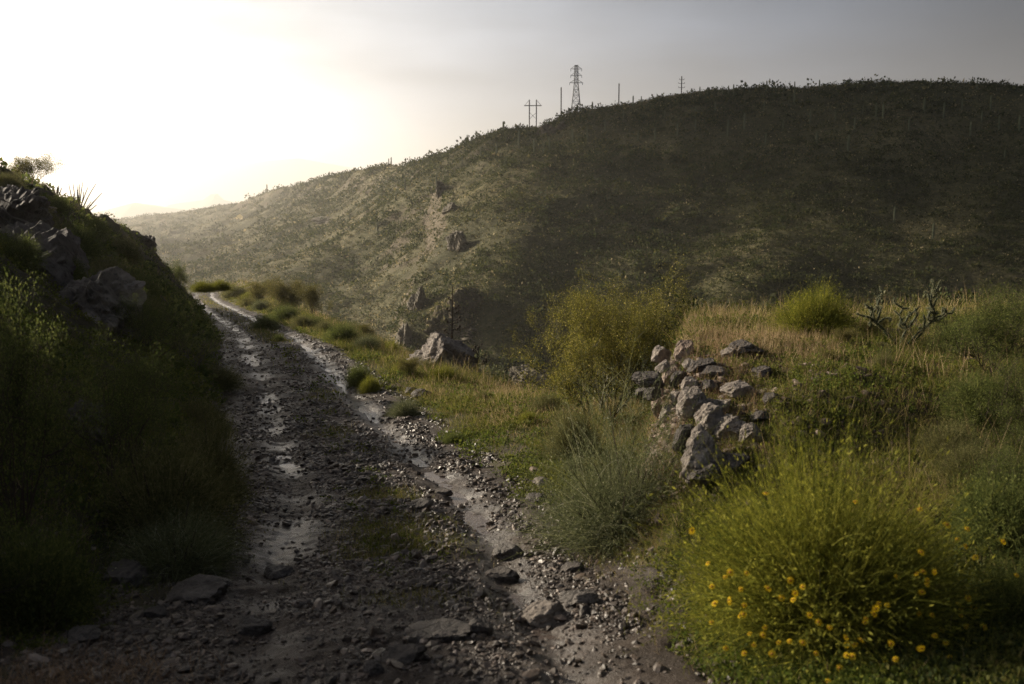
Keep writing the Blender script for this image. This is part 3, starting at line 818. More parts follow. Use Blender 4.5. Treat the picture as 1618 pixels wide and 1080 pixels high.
PR = {}
PR['domeA'] = Proto(dome_shrub(1, 'x', M['dome']))
PR['domeB'] = Proto(dome_shrub(2, 'x', M['creosote'], n=4800, nl=12000, lsize=0.018))
PR['domeC'] = Proto(dome_shrub(3, 'x', M['greygreen'], n=6000, nl=6000, droop=.35))
PR['domeG'] = Proto(dome_shrub(4, 'x', M['brittle'], n=5200, nl=9000, lsize=0.016, droop=.15))
PR['creo1'] = Proto(open_shrub(5, 'x', M['creosote'], M['bark'], 1.5, 12, 5, 3, 0.022, 7, .55, .8))
PR['creo2'] = Proto(open_shrub(6, 'x', M['creosote'], M['bark'], 1.5, 10, 5, 3, 0.020, 6, .6, .95))
PR['olive'] = Proto(open_shrub(7, 'x', M['olive'], M['greytwig'], 1.5, 9, 5, 3, 0.028, 9, .5, .7, scat=.07))
PR['bare'] = Proto(open_shrub(8, 'x', M['olive'], M['greytwig'], 1.5, 8, 5, 3, 0.016, 1, .55, .9, r0=.012))
SIZE = {}
for k_, p_ in PR.items():
    co = np.concatenate([np.array([v.co[:] for v in c_.data.vertices]) for c_ in p_.root.children if c_.name.startswith('foliage')])
    SIZE[k_] = (2 * np.percentile(np.hypot(co[:, 0], co[:, 1]), 95), np.percentile(co[:, 2], 98.5))
prng = np.random.default_rng(99)
def plant(kind, px, py, wpx, hpx, label, d=None, group=None, cat=None):
    if d is None:
        p = hit(px, py, lambda x, y: np.maximum(H(x, y), road_z(y) - 40), 2.5, 150)
        if p is None: p = P(px, py, 20)
    else: p = on_ground(px, d)
    d = p[1]; w0, h0 = SIZE[kind]
    # a base hidden behind the slope still keeps the top where it is seen
    sw = wpx * d / F_PX / w0; sh = hpx * d / F_PX / h0
    if group is None: pass
    return PR[kind].put((p[0], p[1], p[2] - 0.03), prng.uniform(0, 6.28), (sw, sw, sh), label, group, cat or 'shrub')

# left side, near to far
plant('creo1', 30, 830, 260, 370, 'tall dark green bush at the left edge of the picture, nearest of the tall bushes')
plant('creo2', 175, 765, 200, 230, 'dark open bush with a thin leaning stem in front of the pale rock face')
plant('creo1', -50, 1000, 260, 240, 'dark bush cut off by the left edge, below the tall dark green bush')
plant('domeB', 60, 985, 210, 170, 'low dark rounded shrub beside the loose stones in the bottom left corner')
plant('domeA', 262, 868, 250, 175, 'large brownish rounded shrub above the grey-green tuft left of the track')
plant('domeC', 275, 905, 220, 95, 'low grey-green tuft spilling onto the stones above the flat pale slab')
plant('domeA', 328, 795, 150, 135, 'dark rounded shrub with a brown fringe touching the left edge of the track')
plant('creo2', 205, 725, 130, 110, 'dark leafy bush uphill of the brownish rounded shrub')
plant('domeA', 318, 690, 100, 62, 'small shrub beside the track where the first long puddle lies')
plant('creo1', 225, 650, 150, 100, 'bright-tipped leafy bush right of the pale rock face')
plant('creo2', 235, 565, 150, 100, 'wide dark green bush under the end of the pale rock face')
plant('bare', 308, 588, 110, 72, 'grey twiggy bush leaning over the left wheel rut')
plant('domeA', 345, 612, 90, 36, 'low tan grassy shrub at the foot of the grey twiggy bush')
plant('creo1', 292, 484, 60, 46, 'upright green bush standing where the track goes out of sight', d=64)
plant('domeG', 322, 458, 46, 16, 'bright grassy mound where the track disappears, left of the small yellow-green mound')
plant('domeA', 372, 470, 50, 20, 'tan grassy hump on the far verge left of the thicket')
plant('domeG', 395, 474, 30, 14, 'small green hump touching the left end of the far thicket')
plant('bare', 365, 520, 40, 26, 'tiny grey bush on the left verge of the track beyond the twiggy bush')
for i, (px, py, w, h, kd, lb) in enumerate([
    (205, 512, 90, 45, 'domeB', 'dark rounded shrub on the bank straight above the wide dark green bush'),
    (170, 455, 90, 48, 'domeA', 'olive rounded shrub in the middle of the left bank'),
    (222, 470, 60, 40, 'domeB', 'dark round shrub just left of the upright green bush'),
    (120, 405, 90, 50, 'domeB', 'dark round shrub high on the bank below the spiky stemmed plant'),
    (195, 415, 60, 40, 'domeA', 'brownish shrub near the steep dark end of the bank'),
    (60, 370, 80, 42, 'domeA', 'rounded shrub on the bank under the bare skyline bush'),
    (150, 372, 50, 26, 'domeB', 'small dark shrub on the skyline at the foot of the spiky stemmed plant'),
    (105, 445, 70, 40, 'domeB', 'dark shrub on the top edge of the pale rock face'),
    (28, 420, 80, 50, 'domeB', 'dark shrub on the bank at the left picture edge above the rock face'),
    (82, 333, 60, 24, 'domeB', 'low dark shrub hugging the skyline right of the bare bush'),
    (12, 300, 50, 26, 'domeA', 'small shrub at the very top left end of the bank'),
    (240, 505, 50, 34, 'domeA', 'small tan shrub between the track and the dark bank shrubs'),
    (140, 480, 60, 36, 'domeC', 'grey-green shrub close above the rock face')]):
    plant(kd, px, py, w, h, lb)
plant('olive', 66, 326, 100, 66, 'thin wide-spreading bush against the glare on the left skyline', d=33.5)
plant('olive', 6, 292, 40, 34, 'twigs of a bush at the left end of the skyline', d=26)

# right of the track, far to near
plant('domeG', 348, 456, 36, 16, 'small bright yellow-green mound at the far end of the grassy verge')
plant('olive', 408, 488, 58, 44, 'leftmost dark-based bush of the far roadside thicket')
plant('olive', 446, 505, 84, 64, 'widest olive bush in the middle of the far roadside thicket')
plant('olive', 492, 506, 62, 60, 'rightmost thin olive bush of the far roadside thicket')
plant('domeB', 452, 508, 60, 26, 'dark green shrub at the foot of the widest olive bush')
plant('domeB', 420, 521, 46, 24, 'low dark shrub left of the thicket nearest the track')
plant('domeB', 495, 520, 44, 22, 'round dark green shrub under the right end of the thicket')
plant('domeB', 541, 545, 66, 36, 'dark oval shrub alone on the edge of the drop')
plant('domeB', 440, 541, 24, 14, 'very small dark tuft on the verge between track and thicket')
plant('domeB', 568, 608, 46, 34, 'dark rounded shrub beside the wet rut, left one of a touching pair')
plant('domeG', 586, 619, 38, 27, 'pale green rounded shrub, right one of a touching pair by the rut')
plant('domeC', 640, 657, 58, 28, 'dark grey-green low shrub on the verge below the big boulder')
plant('domeA', 905, 725, 110, 85, 'olive rounded shrub between the grassy verge and the grey wispy shrub')
plant('domeB', 716, 700, 40, 20, 'small dark tuft in the grass downhill of the low grey-green shrub')
plant('domeG', 1285, 528, 135, 74, 'yellow-green rounded shrub crowning the grassy mound')
plant('creo1', 1560, 590, 230, 130, 'green open bush on the mound at the right picture edge')
plant('creo2', 1615, 560, 190, 110, 'leafy bush cut off by the right picture edge behind the open bush')
plant('creo2', 1600, 690, 170, 130, 'dark shadowy bush at the right edge above the flowering bush')
plant('domeB', 1545, 665, 130, 80, 'dark leafy shrub among tall stalks left of the dark shadowy bush')
plant('creo2', 1505, 560, 110, 60, 'low dark open bush just right of the cactus')
plant('domeA', 1480, 560, 60, 30, 'low olive shrub between the cactus and the right-edge bushes')
plant('domeB', 1590, 860, 200, 120, 'dark low shrub in shade right of the flowering bush')
plant('domeA', 1105, 640, 40, 26, 'little brown shrub wedged among the upper rocks of the mound')

# grey wispy shrub in front of the rock pile
VG = 'low rounded herbs on the verge'
vr = np.random.default_rng(88); nv = 0
while nv < 34:
    yy = 7.5 * (70 / 7.5) ** vr.uniform(); xx = road_x(yy) + vr.uniform(1.9, 6.5)
    if edge_dist(xx, yy) > -.1 or knoll(xx, yy) > .3: continue
    kd = ['domeA', 'domeC', 'domeA', 'domeG', 'olive'][vr.integers(0, 5)]; k_ = vr.uniform(.12, .34) * min(1.8, max(1, yy / 16)); w0, h0 = SIZE[kd]
    PR[kd].put((float(xx), yy, float(H(xx, yy)) - .03), vr.uniform(0, 6), (k_ * 2 / w0, k_ * 2 / w0, k_ * 1.15 / h0), 'small rounded clump of herbs growing in the grass of the verge', VG, 'shrub'); nv += 1
MG = 'scrubby clumps scattered over the mound'
nv = 0
while nv < 16:
    yy = vr.uniform(6.6, 12); xx = vr.uniform(2.6, .6 * yy)
    if knoll(xx, yy) < .35: continue
    kd = ['domeA', 'olive', 'domeA', 'creo2'][vr.integers(0, 4)]; k_ = vr.uniform(.12, .30); w0, h0 = SIZE[kd]
    PR[kd].put((float(xx), yy, float(H(xx, yy)) - .03), vr.uniform(0, 6), (k_ * 2 / w0, k_ * 2 / w0, k_ * 1.2 / h0), 'small ragged olive-brown clump in the grass of the mound', MG, 'shrub'); nv += 1
plant('domeB', 1608, 985, 170, 110, 'added dark low shrub standing in for shade in the bottom right corner of the picture')  # this shrub and the next are added, dark in place of shade
plant('creo2', 1590, 800, 160, 120, 'added dark open shrub standing in for shade at the right edge beside the flowering bush')
def wispy():
    rng = np.random.default_rng(31)
    p = hit(985, 842, H, 3, 60); d = p[1]; R = 140 * d / F_PX; hh = 350 * d / F_PX
    root = thing('shrub', 'big wispy grey-green shrub with silvery tips in front of the rock pile', 'shrub', p)
    n = 6500
    th = rng.uniform(0, 6.283, n); ph = np.arccos(rng.uniform(0.0, 1, n) ** 1.1)
    D = np.stack([np.sin(ph) * np.cos(th), np.sin(ph) * np.sin(th), np.cos(ph)], 1)
    ext = 1 / np.sqrt((np.sin(ph) / R) ** 2 + (np.cos(ph) / hh) ** 2)
    L_ = ext * (1 + 0.25 * fbm3(D, 2.0, 2, 5)) * rng.uniform(.65, 1.12, n)
    B = rng.normal(size=(n, 3)) * np.array([R * .25, R * .25, 0])
    f_ = rng.uniform(0, .7, n) * (rng.uniform(0, 1, n) < .8); B = B + D * (L_ * f_)[:, None]; L_ = L_ * (1 - f_)
    D = norm(D + rng.normal(size=(n, 3)) * .40 + np.array([0, 0, .1])); dr = rng.uniform(0, .8, n)
    rb = ribbons(B, D, L_, 0.0035 * rng.uniform(.6, 1.4, n), rng, 5, dr)
    nl = 34000; i = rng.integers(0, n, nl)
    C = ribbon_pt(B[i], D[i], L_[i], dr[i], rng.uniform(.45, 1, nl)) + rng.normal(size=(nl, 3)) * .01
    lv = leaves(C, .018 * rng.uniform(.5, 1.5, nl), rng, .34, dirs=D[i], jitter=.8)
    obj('foliage', *join([rb, lv]), M['greygreen'], root)
    j = rng.integers(0, n, 90)
    obj('stems', *tubes(B[j] * .5 - np.array([0, 0, .06]), B[j] + D[j] * (L_[j] * .5)[:, None], .006, .003), M['bark'], root)
wispy()

# the flowering brittlebush
def flower_mesh():
    rng = np.random.default_rng(3)
    n = 11; V = []; F = []
    for i in range(n):
        a = 2 * math.pi * i / n + rng.uniform(-.06, .06); w = .26
        r0, r1, r2 = .006, .015, .023
        b = len(V)
        for r, dw, z in ((r0, .5, 0.0), (r1, 1.0, .001), (r2, .55, -.002 + rng.uniform(-.003, .003))):
            for s in (-1, 1):
                V.append((r * math.cos(a + s * w * dw * .8), r * math.sin(a + s * w * dw * .8), z))
        F += [(b, b + 1, b + 3, b + 2), (b + 2, b + 3, b + 5, b + 4)]
    nf = len(F); iv, jf = ico(1)
    iv = iv * np.array([.0085, .0085, .006]) + np.array([0, 0, .002])
    V = np.concatenate([np.array(V), iv]); k = 6 * n
    me = make_mesh('flower', V, [np.array(F), jf + k], False, matidx=[0] * nf + [1] * len(jf))
    me.materials.append(M['flower']); me.materials.append(M['flowerc'])
    return me
def rot_to(v):
    from mathutils import Vector
    return Vector(v).to_track_quat('Z', 'Y').to_euler()
def brittlebush():
    rng = np.random.default_rng(41)
    base = hit(1295, 985, H, 2.5, 20); d = base[1]
    R = 252 * d / F_PX; hh = 400 * d / F_PX
    root = thing('flowering_bush', 'big yellow-green bush dotted with yellow daisy flowers in the lower right', 'bush', base)
    n = 10500
    th = rng.uniform(0, 6.283, n); ph = np.arccos(rng.uniform(0.0, 1, n) ** .95)
    D = np.stack([np.sin(ph) * np.cos(th), np.sin(ph) * np.sin(th), np.cos(ph)], 1)
    ext = 1 / np.sqrt((np.sin(ph) / R) ** 2 + (np.cos(ph) / hh) ** 2)
    lump = 1 + .26 * fbm3(D, 2.6, 3, 8)
    L_ = ext * lump * rng.uniform(.78, 1.06, n)
    D = norm(D + np.array([0, 0, .10]) + rng.normal(size=(n, 3)) * .16)
    gap = fbm3(D, 3.2, 2, 19); L_ = L_ * (.62 + .38 * sstep(-.35, 0, gap))
    f_ = rng.uniform(0, .65, n) * (rng.uniform(0, 1, n) < .7)
    B = rng.normal(size=(n, 3)) * np.array([R * .12, R * .12, 0]) + D * (L_ * f_)[:, None]; L_ = L_ * (1 - f_); D = norm(D + rng.normal(size=(n, 3)) * (.26 * (f_ > 0))[:, None] + np.array([0, 0, .08])); dr = rng.uniform(-.05, .6, n)
    rb = ribbons(B, D, L_ * 1.04, .0042 * rng.uniform(.6, 1.3, n), rng, 6, dr)
    nl = 42000; i = rng.integers(0, n, nl)
    C = ribbon_pt(B[i], D[i], L_[i], dr[i], 1 - rng.uniform(0, 1, nl) ** 1.3 * .65) + rng.normal(size=(nl, 3)) * .012
    lv = leaves(C, .028 * rng.uniform(.5, 1.4, nl), rng, .28, dirs=D[i], jitter=.5)
    obj('foliage', *join([rb, lv]), M['brittle'], root)
    j = rng.integers(0, n, 120)
    obj('stems', *tubes(B[j] * .5 - np.array([0, 0, .08]), B[j] + D[j] * (L_[j] * .5)[:, None], .007, .003), M['greentwig'], root)
    fm = flower_mesh()
    cand = []
    T = ribbon_pt(B, D, L_ * 1.06, dr, 1.0)
    W = T + base
    # more flowers on the side towards the track and low down, as they grow in clusters
    pxs = W[:, 0] / W[:, 1] * F_PX + CX
    face = (T[:, 1] < .15 * R)
    clus = np.array([[-.55, -.55, .16], [-.25, -.85, .10], [.15, -.9, .12], [.35, -.8, .22], [-.7, -.4, .32], [-.4, -.7, .38], [.0, -.85, .35], [.3, -.75, .45], [.1, -.95, .02], [.65, -.5, .2], [-.15, -.9, .22], [.55, -.65, .1]]) * np.array([R, R, hh * .75])
    near = np.exp(-(np.linalg.norm(T[:, None] - clus[None], axis=2).min(1) / (.13 * R)) ** 2)
    wgt = face * (near + .035 * (T[:, 2] < .7 * hh)) * (T[:, 2] > 0.02) * (np.linalg.norm(T * [1 / R, 1 / R, 1 / (hh * .8)], axis=1) > .72)
    idx = rng.choice(n, 99, replace=False, p=wgt / wgt.sum())
    for q in idx:
        o = bpy.data.objects.new('flower', fm); COL.objects.link(o); o.parent = root
        v = norm((D[q] * .5 + np.array([-.2, -.55, .5]) + rng.normal(size=3) * .35)[None])[0]
        o.location = T[q] * 1.05 + v * .02; o.rotation_euler = rot_to(v); s = rng.uniform(.55, .85); o.scale = (s, s, s)
brittlebush()

# palo verde behind the verge
def tree():
    p = on_ground(955, 14.3)
    rng = np.random.default_rng(57); hh = 2.0
    root = thing('palo_verde_tree', 'feathery yellow-green small tree growing on the edge of the drop', 'tree', p + np.array([0, 0, -.45]))
    th = np.linspace(0, 6.283, 9, endpoint=False); tl = np.array([.2, .75, .5, .85, .3, .7, .55, .9, .4])
    D = np.stack([np.cos(th) * np.sin(tl), np.sin(th) * np.sin(tl), np.cos(tl)], 1)
    B = np.stack([np.cos(th) * .04, np.sin(th) * .04, 0 * th], 1)
    S0, S1, RA, RB, TP, TD = grow(rng, B, D, .72, 5, 4, .42, .022, .66, .13, .14, 3)
    f = ((645 - 432) * 14.3 / F_PX + .4) / np.percentile(S1[:, 2], 98.5)
    wx = np.percentile(np.abs(S1[:, 0]), 96); fx = 112 * 14.3 / F_PX / wx
    A = np.array([fx, fx, f]); S0 *= A; S1 *= A; TP *= A
    obj('limbs', *tubes(S0, S1, np.maximum(RA, .0022), np.maximum(RB, .0018), 4), M['greentwig'], root)
    n = min(len(TP), 14000); k = rng.choice(len(TP), n, replace=False); i = np.repeat(k, 10)
    C = TP[i] + rng.normal(size=(len(i), 3)) * .045
    tw = ribbons(TP[k], norm(TD[k] + rng.normal(size=(n, 3)) * .5 - np.array([0, 0, .15])), rng.uniform(.05, .13, n), .004, rng, 2, .4)
    obj('crown', *join([leaves(C, .017 * rng.uniform(.6, 1.6, len(i)), rng, .45, dirs=TD[i]), tw]), M['paloverde'], root)
tree()

# cholla cactus on the mound
def cholla():
    rng = np.random.default_rng(61)
    p = hit(1425, 548, H, 6, 40) if hit(1425, 548, H, 6, 40) is not None else on_ground(1425, 12)
    d = p[1]; s = d / F_PX
    root = thing('cholla_cactus', 'spiny branching cactus with pale knobbly tips beside the round shrub on the mound', 'cactus', p)
    tips = [(-62, 60), (-42, 52), (-32, 82), (-8, 60), (10, 50), (20, 58), (34, 76), (44, 88), (60, 86), (66, 44), (-54, 32), (84, 46), (-22, 40), (28, 38), (-36, 68), (50, 62), (70, 54), (-66, 44), (2, 34), (40, 30)]
    S0, S1, R_ = [], [], []
    forks = [np.array([fx * s, rng.uniform(-.06, .06), fz * s]) for fx, fz in ((-16, 9), (4, 12), (22, 8), (34, 20), (-30, 22), (10, 24), (48, 34), (-44, 36))]
    for f in forks:
        a = np.array([rng.normal() * .01, 0, -.03]); m_ = f * .5 + rng.normal(size=3) * .012
        S0 += [a, m_]; S1 += [m_, f]; R_ += [.012, .011]
    for tx, tz in tips:
        e = np.array([tx * s, rng.uniform(-.2, .2), tz * s])
        f = forks[int(np.argmin([np.linalg.norm(e - q) for q in forks]))]
        nseg = max(2, int(round(np.linalg.norm(e - f) / .07))); q = f
        for k in range(nseg):
            tgt = f + (e - f) * (k + 1) / nseg + (rng.normal(size=3) * .028 if k < nseg - 1 else 0)
            S0.append(q); S1.append(tgt); R_.append(.0085 + rng.uniform(0, .0025)); 
            if rng.uniform() < .65:
                o = norm((rng.normal(size=3) + np.array([0, 0, .8]))[None])[0] * rng.uniform(.035, .07)
                S0.append(tgt); S1.append(tgt + o); R_.append(.009)
            q = tgt
    S0 = [q * np.array([1, 1, 1.15]) for q in S0]; S1 = [q * np.array([1, 1, 1.15]) for q in S1]
    parts = []; SP = []
    for a, b, r in zip(S0, S1, R_):
        # knobbly capsule segments
        V, F = ico(2); ax = norm((b - a)[None])[0]; Ln = np.linalg.norm(b - a)
        ref = np.array([1.0, 0, 0]) if abs(ax[2]) > .5 else np.array([0, 0, 1.0])
        e1 = np.cross(ax, ref); e1 /= np.linalg.norm(e1); e2 = np.cross(ax, e1)
        an = np.arctan2(V[:, 1], V[:, 0]); kn = 1 + .16 * np.cos(an * 5 + V[:, 2] * 9)
        W = a + (b - a) * .5 + e1 * (V[:, :1] * r * kn[:, None]) + e2 * (V[:, 1:2] * r * kn[:, None]) + ax * (V[:, 2:] * Ln * .56)
        parts.append((W, F))
        k = rng.integers(0, len(V), 80); SP.append((W[k], norm(e1 * V[k, :1] + e2 * V[k, 1:2] + ax * V[k, 2:3] * .4 + rng.normal(size=(80, 3)) * .4)))
    obj('branches', *join(parts), M['cholla'], root, smooth=True)
    Bp = np.concatenate([q[0] for q in SP]); Dp = np.concatenate([q[1] for q in SP])
    obj('spines', *ribbons(Bp, Dp, rng.uniform(.012, .03, len(Bp)), .0026, rng, 1, 0), M['spine'], root)
    fr = []
    for tx, tz in tips[::2]:
        V, F = ico(1); fr.append((V * np.array([.017, .017, .022]) + np.array([tx * s * .95, 0, tz * s * 1.05 + .01]), F))
    obj('fruit', *join(fr), M['spine'], root, smooth=True)
cholla()

# ocotillo / spiky plant on the left skyline
def spiky(px, py, d, hpx, label, n=22, seed=70):
    rng = np.random.default_rng(seed)
    p = on_ground(px, d); s = d / F_PX
    root = thing('ocotillo', label, 'desert plant', p)
    th = rng.uniform(0, 6.283, n); tl = rng.uniform(.1, 1.05, n)
    D = np.stack([np.cos(th) * np.sin(tl), np.sin(th) * np.sin(tl), np.cos(tl)], 1)
    L_ = hpx * s * rng.uniform(.6, 1.15, n)
    S0, S1 = [], []
    for i in range(n):
        q = np.zeros(3); dd = D[i].copy()
        for k in range(5):
            dd += np.array([0, 0, .03]) + rng.normal(size=3) * .04; dd /= np.linalg.norm(dd); q2 = q + dd * L_[i] / 5
            S0.append(q); S1.append(q2); q = q2
    k = np.tile(np.arange(5), n)
    obj('canes', *tubes(np.array(S0), np.array(S1), .036 - k * .0045, .032 - k * .0045, 5), M['bark'], root)
spiky(143, 348, 43.5, 58, 'spray of long thin upright canes on the left skyline')
spiky(112, 338, 38, 22, 'short dark twiggy plant just left of the spray of canes', 12, 71)

# dead agave flower stalks behind the boulder
def stalk(px, top, base_py, d, label, seed, n):
    rng = np.random.default_rng(seed)
    g = on_ground(px, d); tz = P(px, top, d)[2]; hh = tz - g[2]
    root = thing('agave_stalk', label, 'agave stalk', g)
    N = 9; z = np.linspace(-.05, hh, N); x = np.cumsum(rng.normal(size=N) * .008) ; x -= x[0]
    pts = np.stack([x, x * .4, z], 1)
    obj('stalk', *tubes(pts[:-1], pts[1:], np.linspace(.026, .012, N - 1), np.linspace(.024, .010, N - 1), 6), M['bark'], root)
    S0, S1, C = [], [], []
    for i in range(n):
        f = rng.uniform(.45, .97); q = np.array([np.interp(f * hh, z, x), np.interp(f * hh, z, x) * .4, f * hh]); a = (i % 2) * math.pi + rng.uniform(-.7, .7)
        ln = .30 * (1.15 - f); e = q + np.array([math.cos(a) * ln, math.sin(a) * ln * .6, .04]); e2 = e + np.array([math.cos(a) * .02, 0, .05])
        S0 += [q, e]; S1 += [e, e2]; C += [e2, e2 + [.02, 0, .01], e - [math.cos(a) * .04, 0, 0]]
    V, F = ico(1); C = np.array(C)
    pods = join([(V * np.array([.022, .022, .03]) * rng.uniform(.6, 1.2) + c_, F) for c_ in C])
    br = obj('branches', *tubes(np.array(S0), np.array(S1), .008, .005, 4), M['bark'], root)
    obj('seed_pods', *pods, M['bark'], br)
stalk(717, 452, 600, 25, 'tall dead flower stalk with short side branches standing behind the boulder', 80, 11)
stalk(754, 548, 618, 23.5, 'shorter dead stalk right of the boulder', 81, 9)
stalk(700, 560, 600, 26, 'thin low dead stalk poking up right behind the boulder', 82, 9)

# ------------------------------------------------------------------ rocks
def rock_thing(name, label, cat, p, V, F, mat, rz=0.0, tilt=0.0, smooth=False, group=None):
    o = obj(name, V, F, mat, loc=tuple(p), smooth=smooth)
    o.rotation_euler = (tilt * .5, tilt, rz)
    return tag(o, label, cat, group)
def put_rock(px, py, wpx, hpx, label, mat='rock', seed=0, d=None, depth=1.0, sink=.15, rz=None, tilt=0, sub=4, name='rock', strata=0.0, noise=.10, fn=H, cat='rock', lo=.6, fine=.05, pit=.14):
    """px,py: middle of the rock in the picture"""
    pb = hit(px, py + hpx * .5, fn, 2.5, 150) if d is None else P(px, py + hpx * .5, d)
    if pb is None: pb = on_ground(px, 12)
    dd = pb[1]; s = dd / F_PX
    V, F = rock(seed + 500, sub, (wpx * s * .60, wpx * s * .52 * depth, hpx * s * .58), cuts=8, planes=[(-.85, -.25, .45, .66 + (seed % 5) * .05), (-.3, -.3, .9, .78)], noise=noise, strata=strata, lo=lo, fine=fine, pit=pit)
    c_ = pb + np.array([0, wpx * s * .15, hpx * s * (.5 - sink)])
    return rock_thing(name, label, cat, c_, V, F, M[mat], (seed * 1.3 % 1 - .5) * .5 if rz is None else rz, tilt)
# boulder on the verge
bp = P(682, 600, 24)
bp[2] = min(bp[2], float(H(bp[0], bp[1])) + .1)
V, F = rock(905, 6, (.95, .66, .92), cuts=9, noise=.10, fine=.05, strata=.10, lo=.7, pit=.10, planes=[(-.78, -.30, .55, .48), (.5, -.8, .1, .6), (.1, -.3, .95, .8)])
V = V + np.array([.18, 0, -.10]) * (V[:, 2:3] < .1)
rock_thing('boulder', 'large jagged tan boulder on the edge of the verge, pale on its sunny left side', 'boulder', P(690, 583, 24.3), V, F, M['rock'], .2, .12)
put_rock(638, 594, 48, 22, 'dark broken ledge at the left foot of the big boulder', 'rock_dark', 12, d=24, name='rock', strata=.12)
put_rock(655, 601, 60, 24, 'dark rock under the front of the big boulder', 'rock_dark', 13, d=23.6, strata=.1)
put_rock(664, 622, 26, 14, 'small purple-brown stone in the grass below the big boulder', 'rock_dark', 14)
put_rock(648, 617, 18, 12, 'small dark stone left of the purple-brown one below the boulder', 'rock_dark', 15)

mr = [ # px, py, w, h, depth, mat, label
 (1108, 722, 60, 84, 7.8, 'rock', 'tall pale pitted rock, largest at the front of the rock pile'),
 (1124, 664, 44, 50, 8.2, 'rock', 'pale rock resting on top of the tall pitted rock'),
 (1152, 680, 44, 44, 8.1, 'rock', 'rounded pale rock touching the right side of the tall pitted rock'),
 (1184, 690, 32, 36, 8.15, 'rock', 'small pale rock, rightmost in the front row of the rock pile'),
 (1098, 640, 44, 50, 8.5, 'rock', 'grey rock leaning behind the top of the tall pitted rock'),
 (1124, 642, 32, 32, 8.5, 'rock', 'rounded grey rock between the leaning rock and the flat-topped rock'),
 (1166, 618, 46, 32, 8.9, 'rock', 'flat-topped grey rock alone in the brown grass above the rock pile'),
 (1090, 606, 24, 30, 9.0, 'rock', 'small upright pale stone in the middle of the rock pile'),
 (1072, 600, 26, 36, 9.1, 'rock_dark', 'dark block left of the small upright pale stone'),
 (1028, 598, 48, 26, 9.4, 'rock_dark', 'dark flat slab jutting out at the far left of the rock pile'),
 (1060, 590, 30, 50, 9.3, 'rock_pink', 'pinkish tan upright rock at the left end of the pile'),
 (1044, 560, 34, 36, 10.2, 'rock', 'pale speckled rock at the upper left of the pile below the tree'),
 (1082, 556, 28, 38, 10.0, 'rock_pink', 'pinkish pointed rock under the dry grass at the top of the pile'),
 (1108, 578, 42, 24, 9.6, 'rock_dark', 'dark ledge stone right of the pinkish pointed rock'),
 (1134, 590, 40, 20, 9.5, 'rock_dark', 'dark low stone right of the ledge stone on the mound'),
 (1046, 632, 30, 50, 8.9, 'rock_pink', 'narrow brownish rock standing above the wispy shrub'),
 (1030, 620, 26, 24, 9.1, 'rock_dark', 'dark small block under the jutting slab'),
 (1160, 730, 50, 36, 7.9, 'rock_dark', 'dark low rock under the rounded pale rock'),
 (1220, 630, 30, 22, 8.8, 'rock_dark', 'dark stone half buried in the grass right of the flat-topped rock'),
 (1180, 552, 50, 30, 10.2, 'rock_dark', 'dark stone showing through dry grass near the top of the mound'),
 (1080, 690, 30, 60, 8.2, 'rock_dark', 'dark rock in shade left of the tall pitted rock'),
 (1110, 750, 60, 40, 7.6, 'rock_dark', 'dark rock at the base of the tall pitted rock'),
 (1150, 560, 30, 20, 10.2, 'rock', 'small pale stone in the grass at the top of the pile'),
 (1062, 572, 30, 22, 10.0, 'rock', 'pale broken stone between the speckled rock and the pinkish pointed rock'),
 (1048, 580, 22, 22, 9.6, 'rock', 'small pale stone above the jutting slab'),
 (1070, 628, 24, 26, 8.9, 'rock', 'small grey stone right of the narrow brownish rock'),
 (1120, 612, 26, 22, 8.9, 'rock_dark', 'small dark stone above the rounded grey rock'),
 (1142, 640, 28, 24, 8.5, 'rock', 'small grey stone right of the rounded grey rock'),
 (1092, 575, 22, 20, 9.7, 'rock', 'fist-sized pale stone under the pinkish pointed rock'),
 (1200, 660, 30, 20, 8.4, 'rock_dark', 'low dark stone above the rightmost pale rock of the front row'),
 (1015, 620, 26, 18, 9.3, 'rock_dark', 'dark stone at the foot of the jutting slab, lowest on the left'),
 (1056, 655, 26, 30, 8.6, 'rock', 'pale stone at the top of the wispy shrub'),
 (1205, 590, 34, 22, 9.5, 'rock_dark', 'dark stone in the brown grass above the flat-topped rock')]
for i, (px, py, w, h, d, m, lb) in enumerate(mr):
    g_ = hit(px, py + h * .4, H, 5, 30)
    if g_ is not None and abs(g_[1] - d) < 2.5: d = g_[1]
    put_rock(px, py, w * (.98 if i < 6 else .86), h * (.98 if i < 6 else .84), lb, m, 20 + i, d=d, depth=1.1, tilt=.15 * math.sin(i * 2.3), strata=.05 if 'pink' in m else 0, sink=.0 + .0, sub=5)
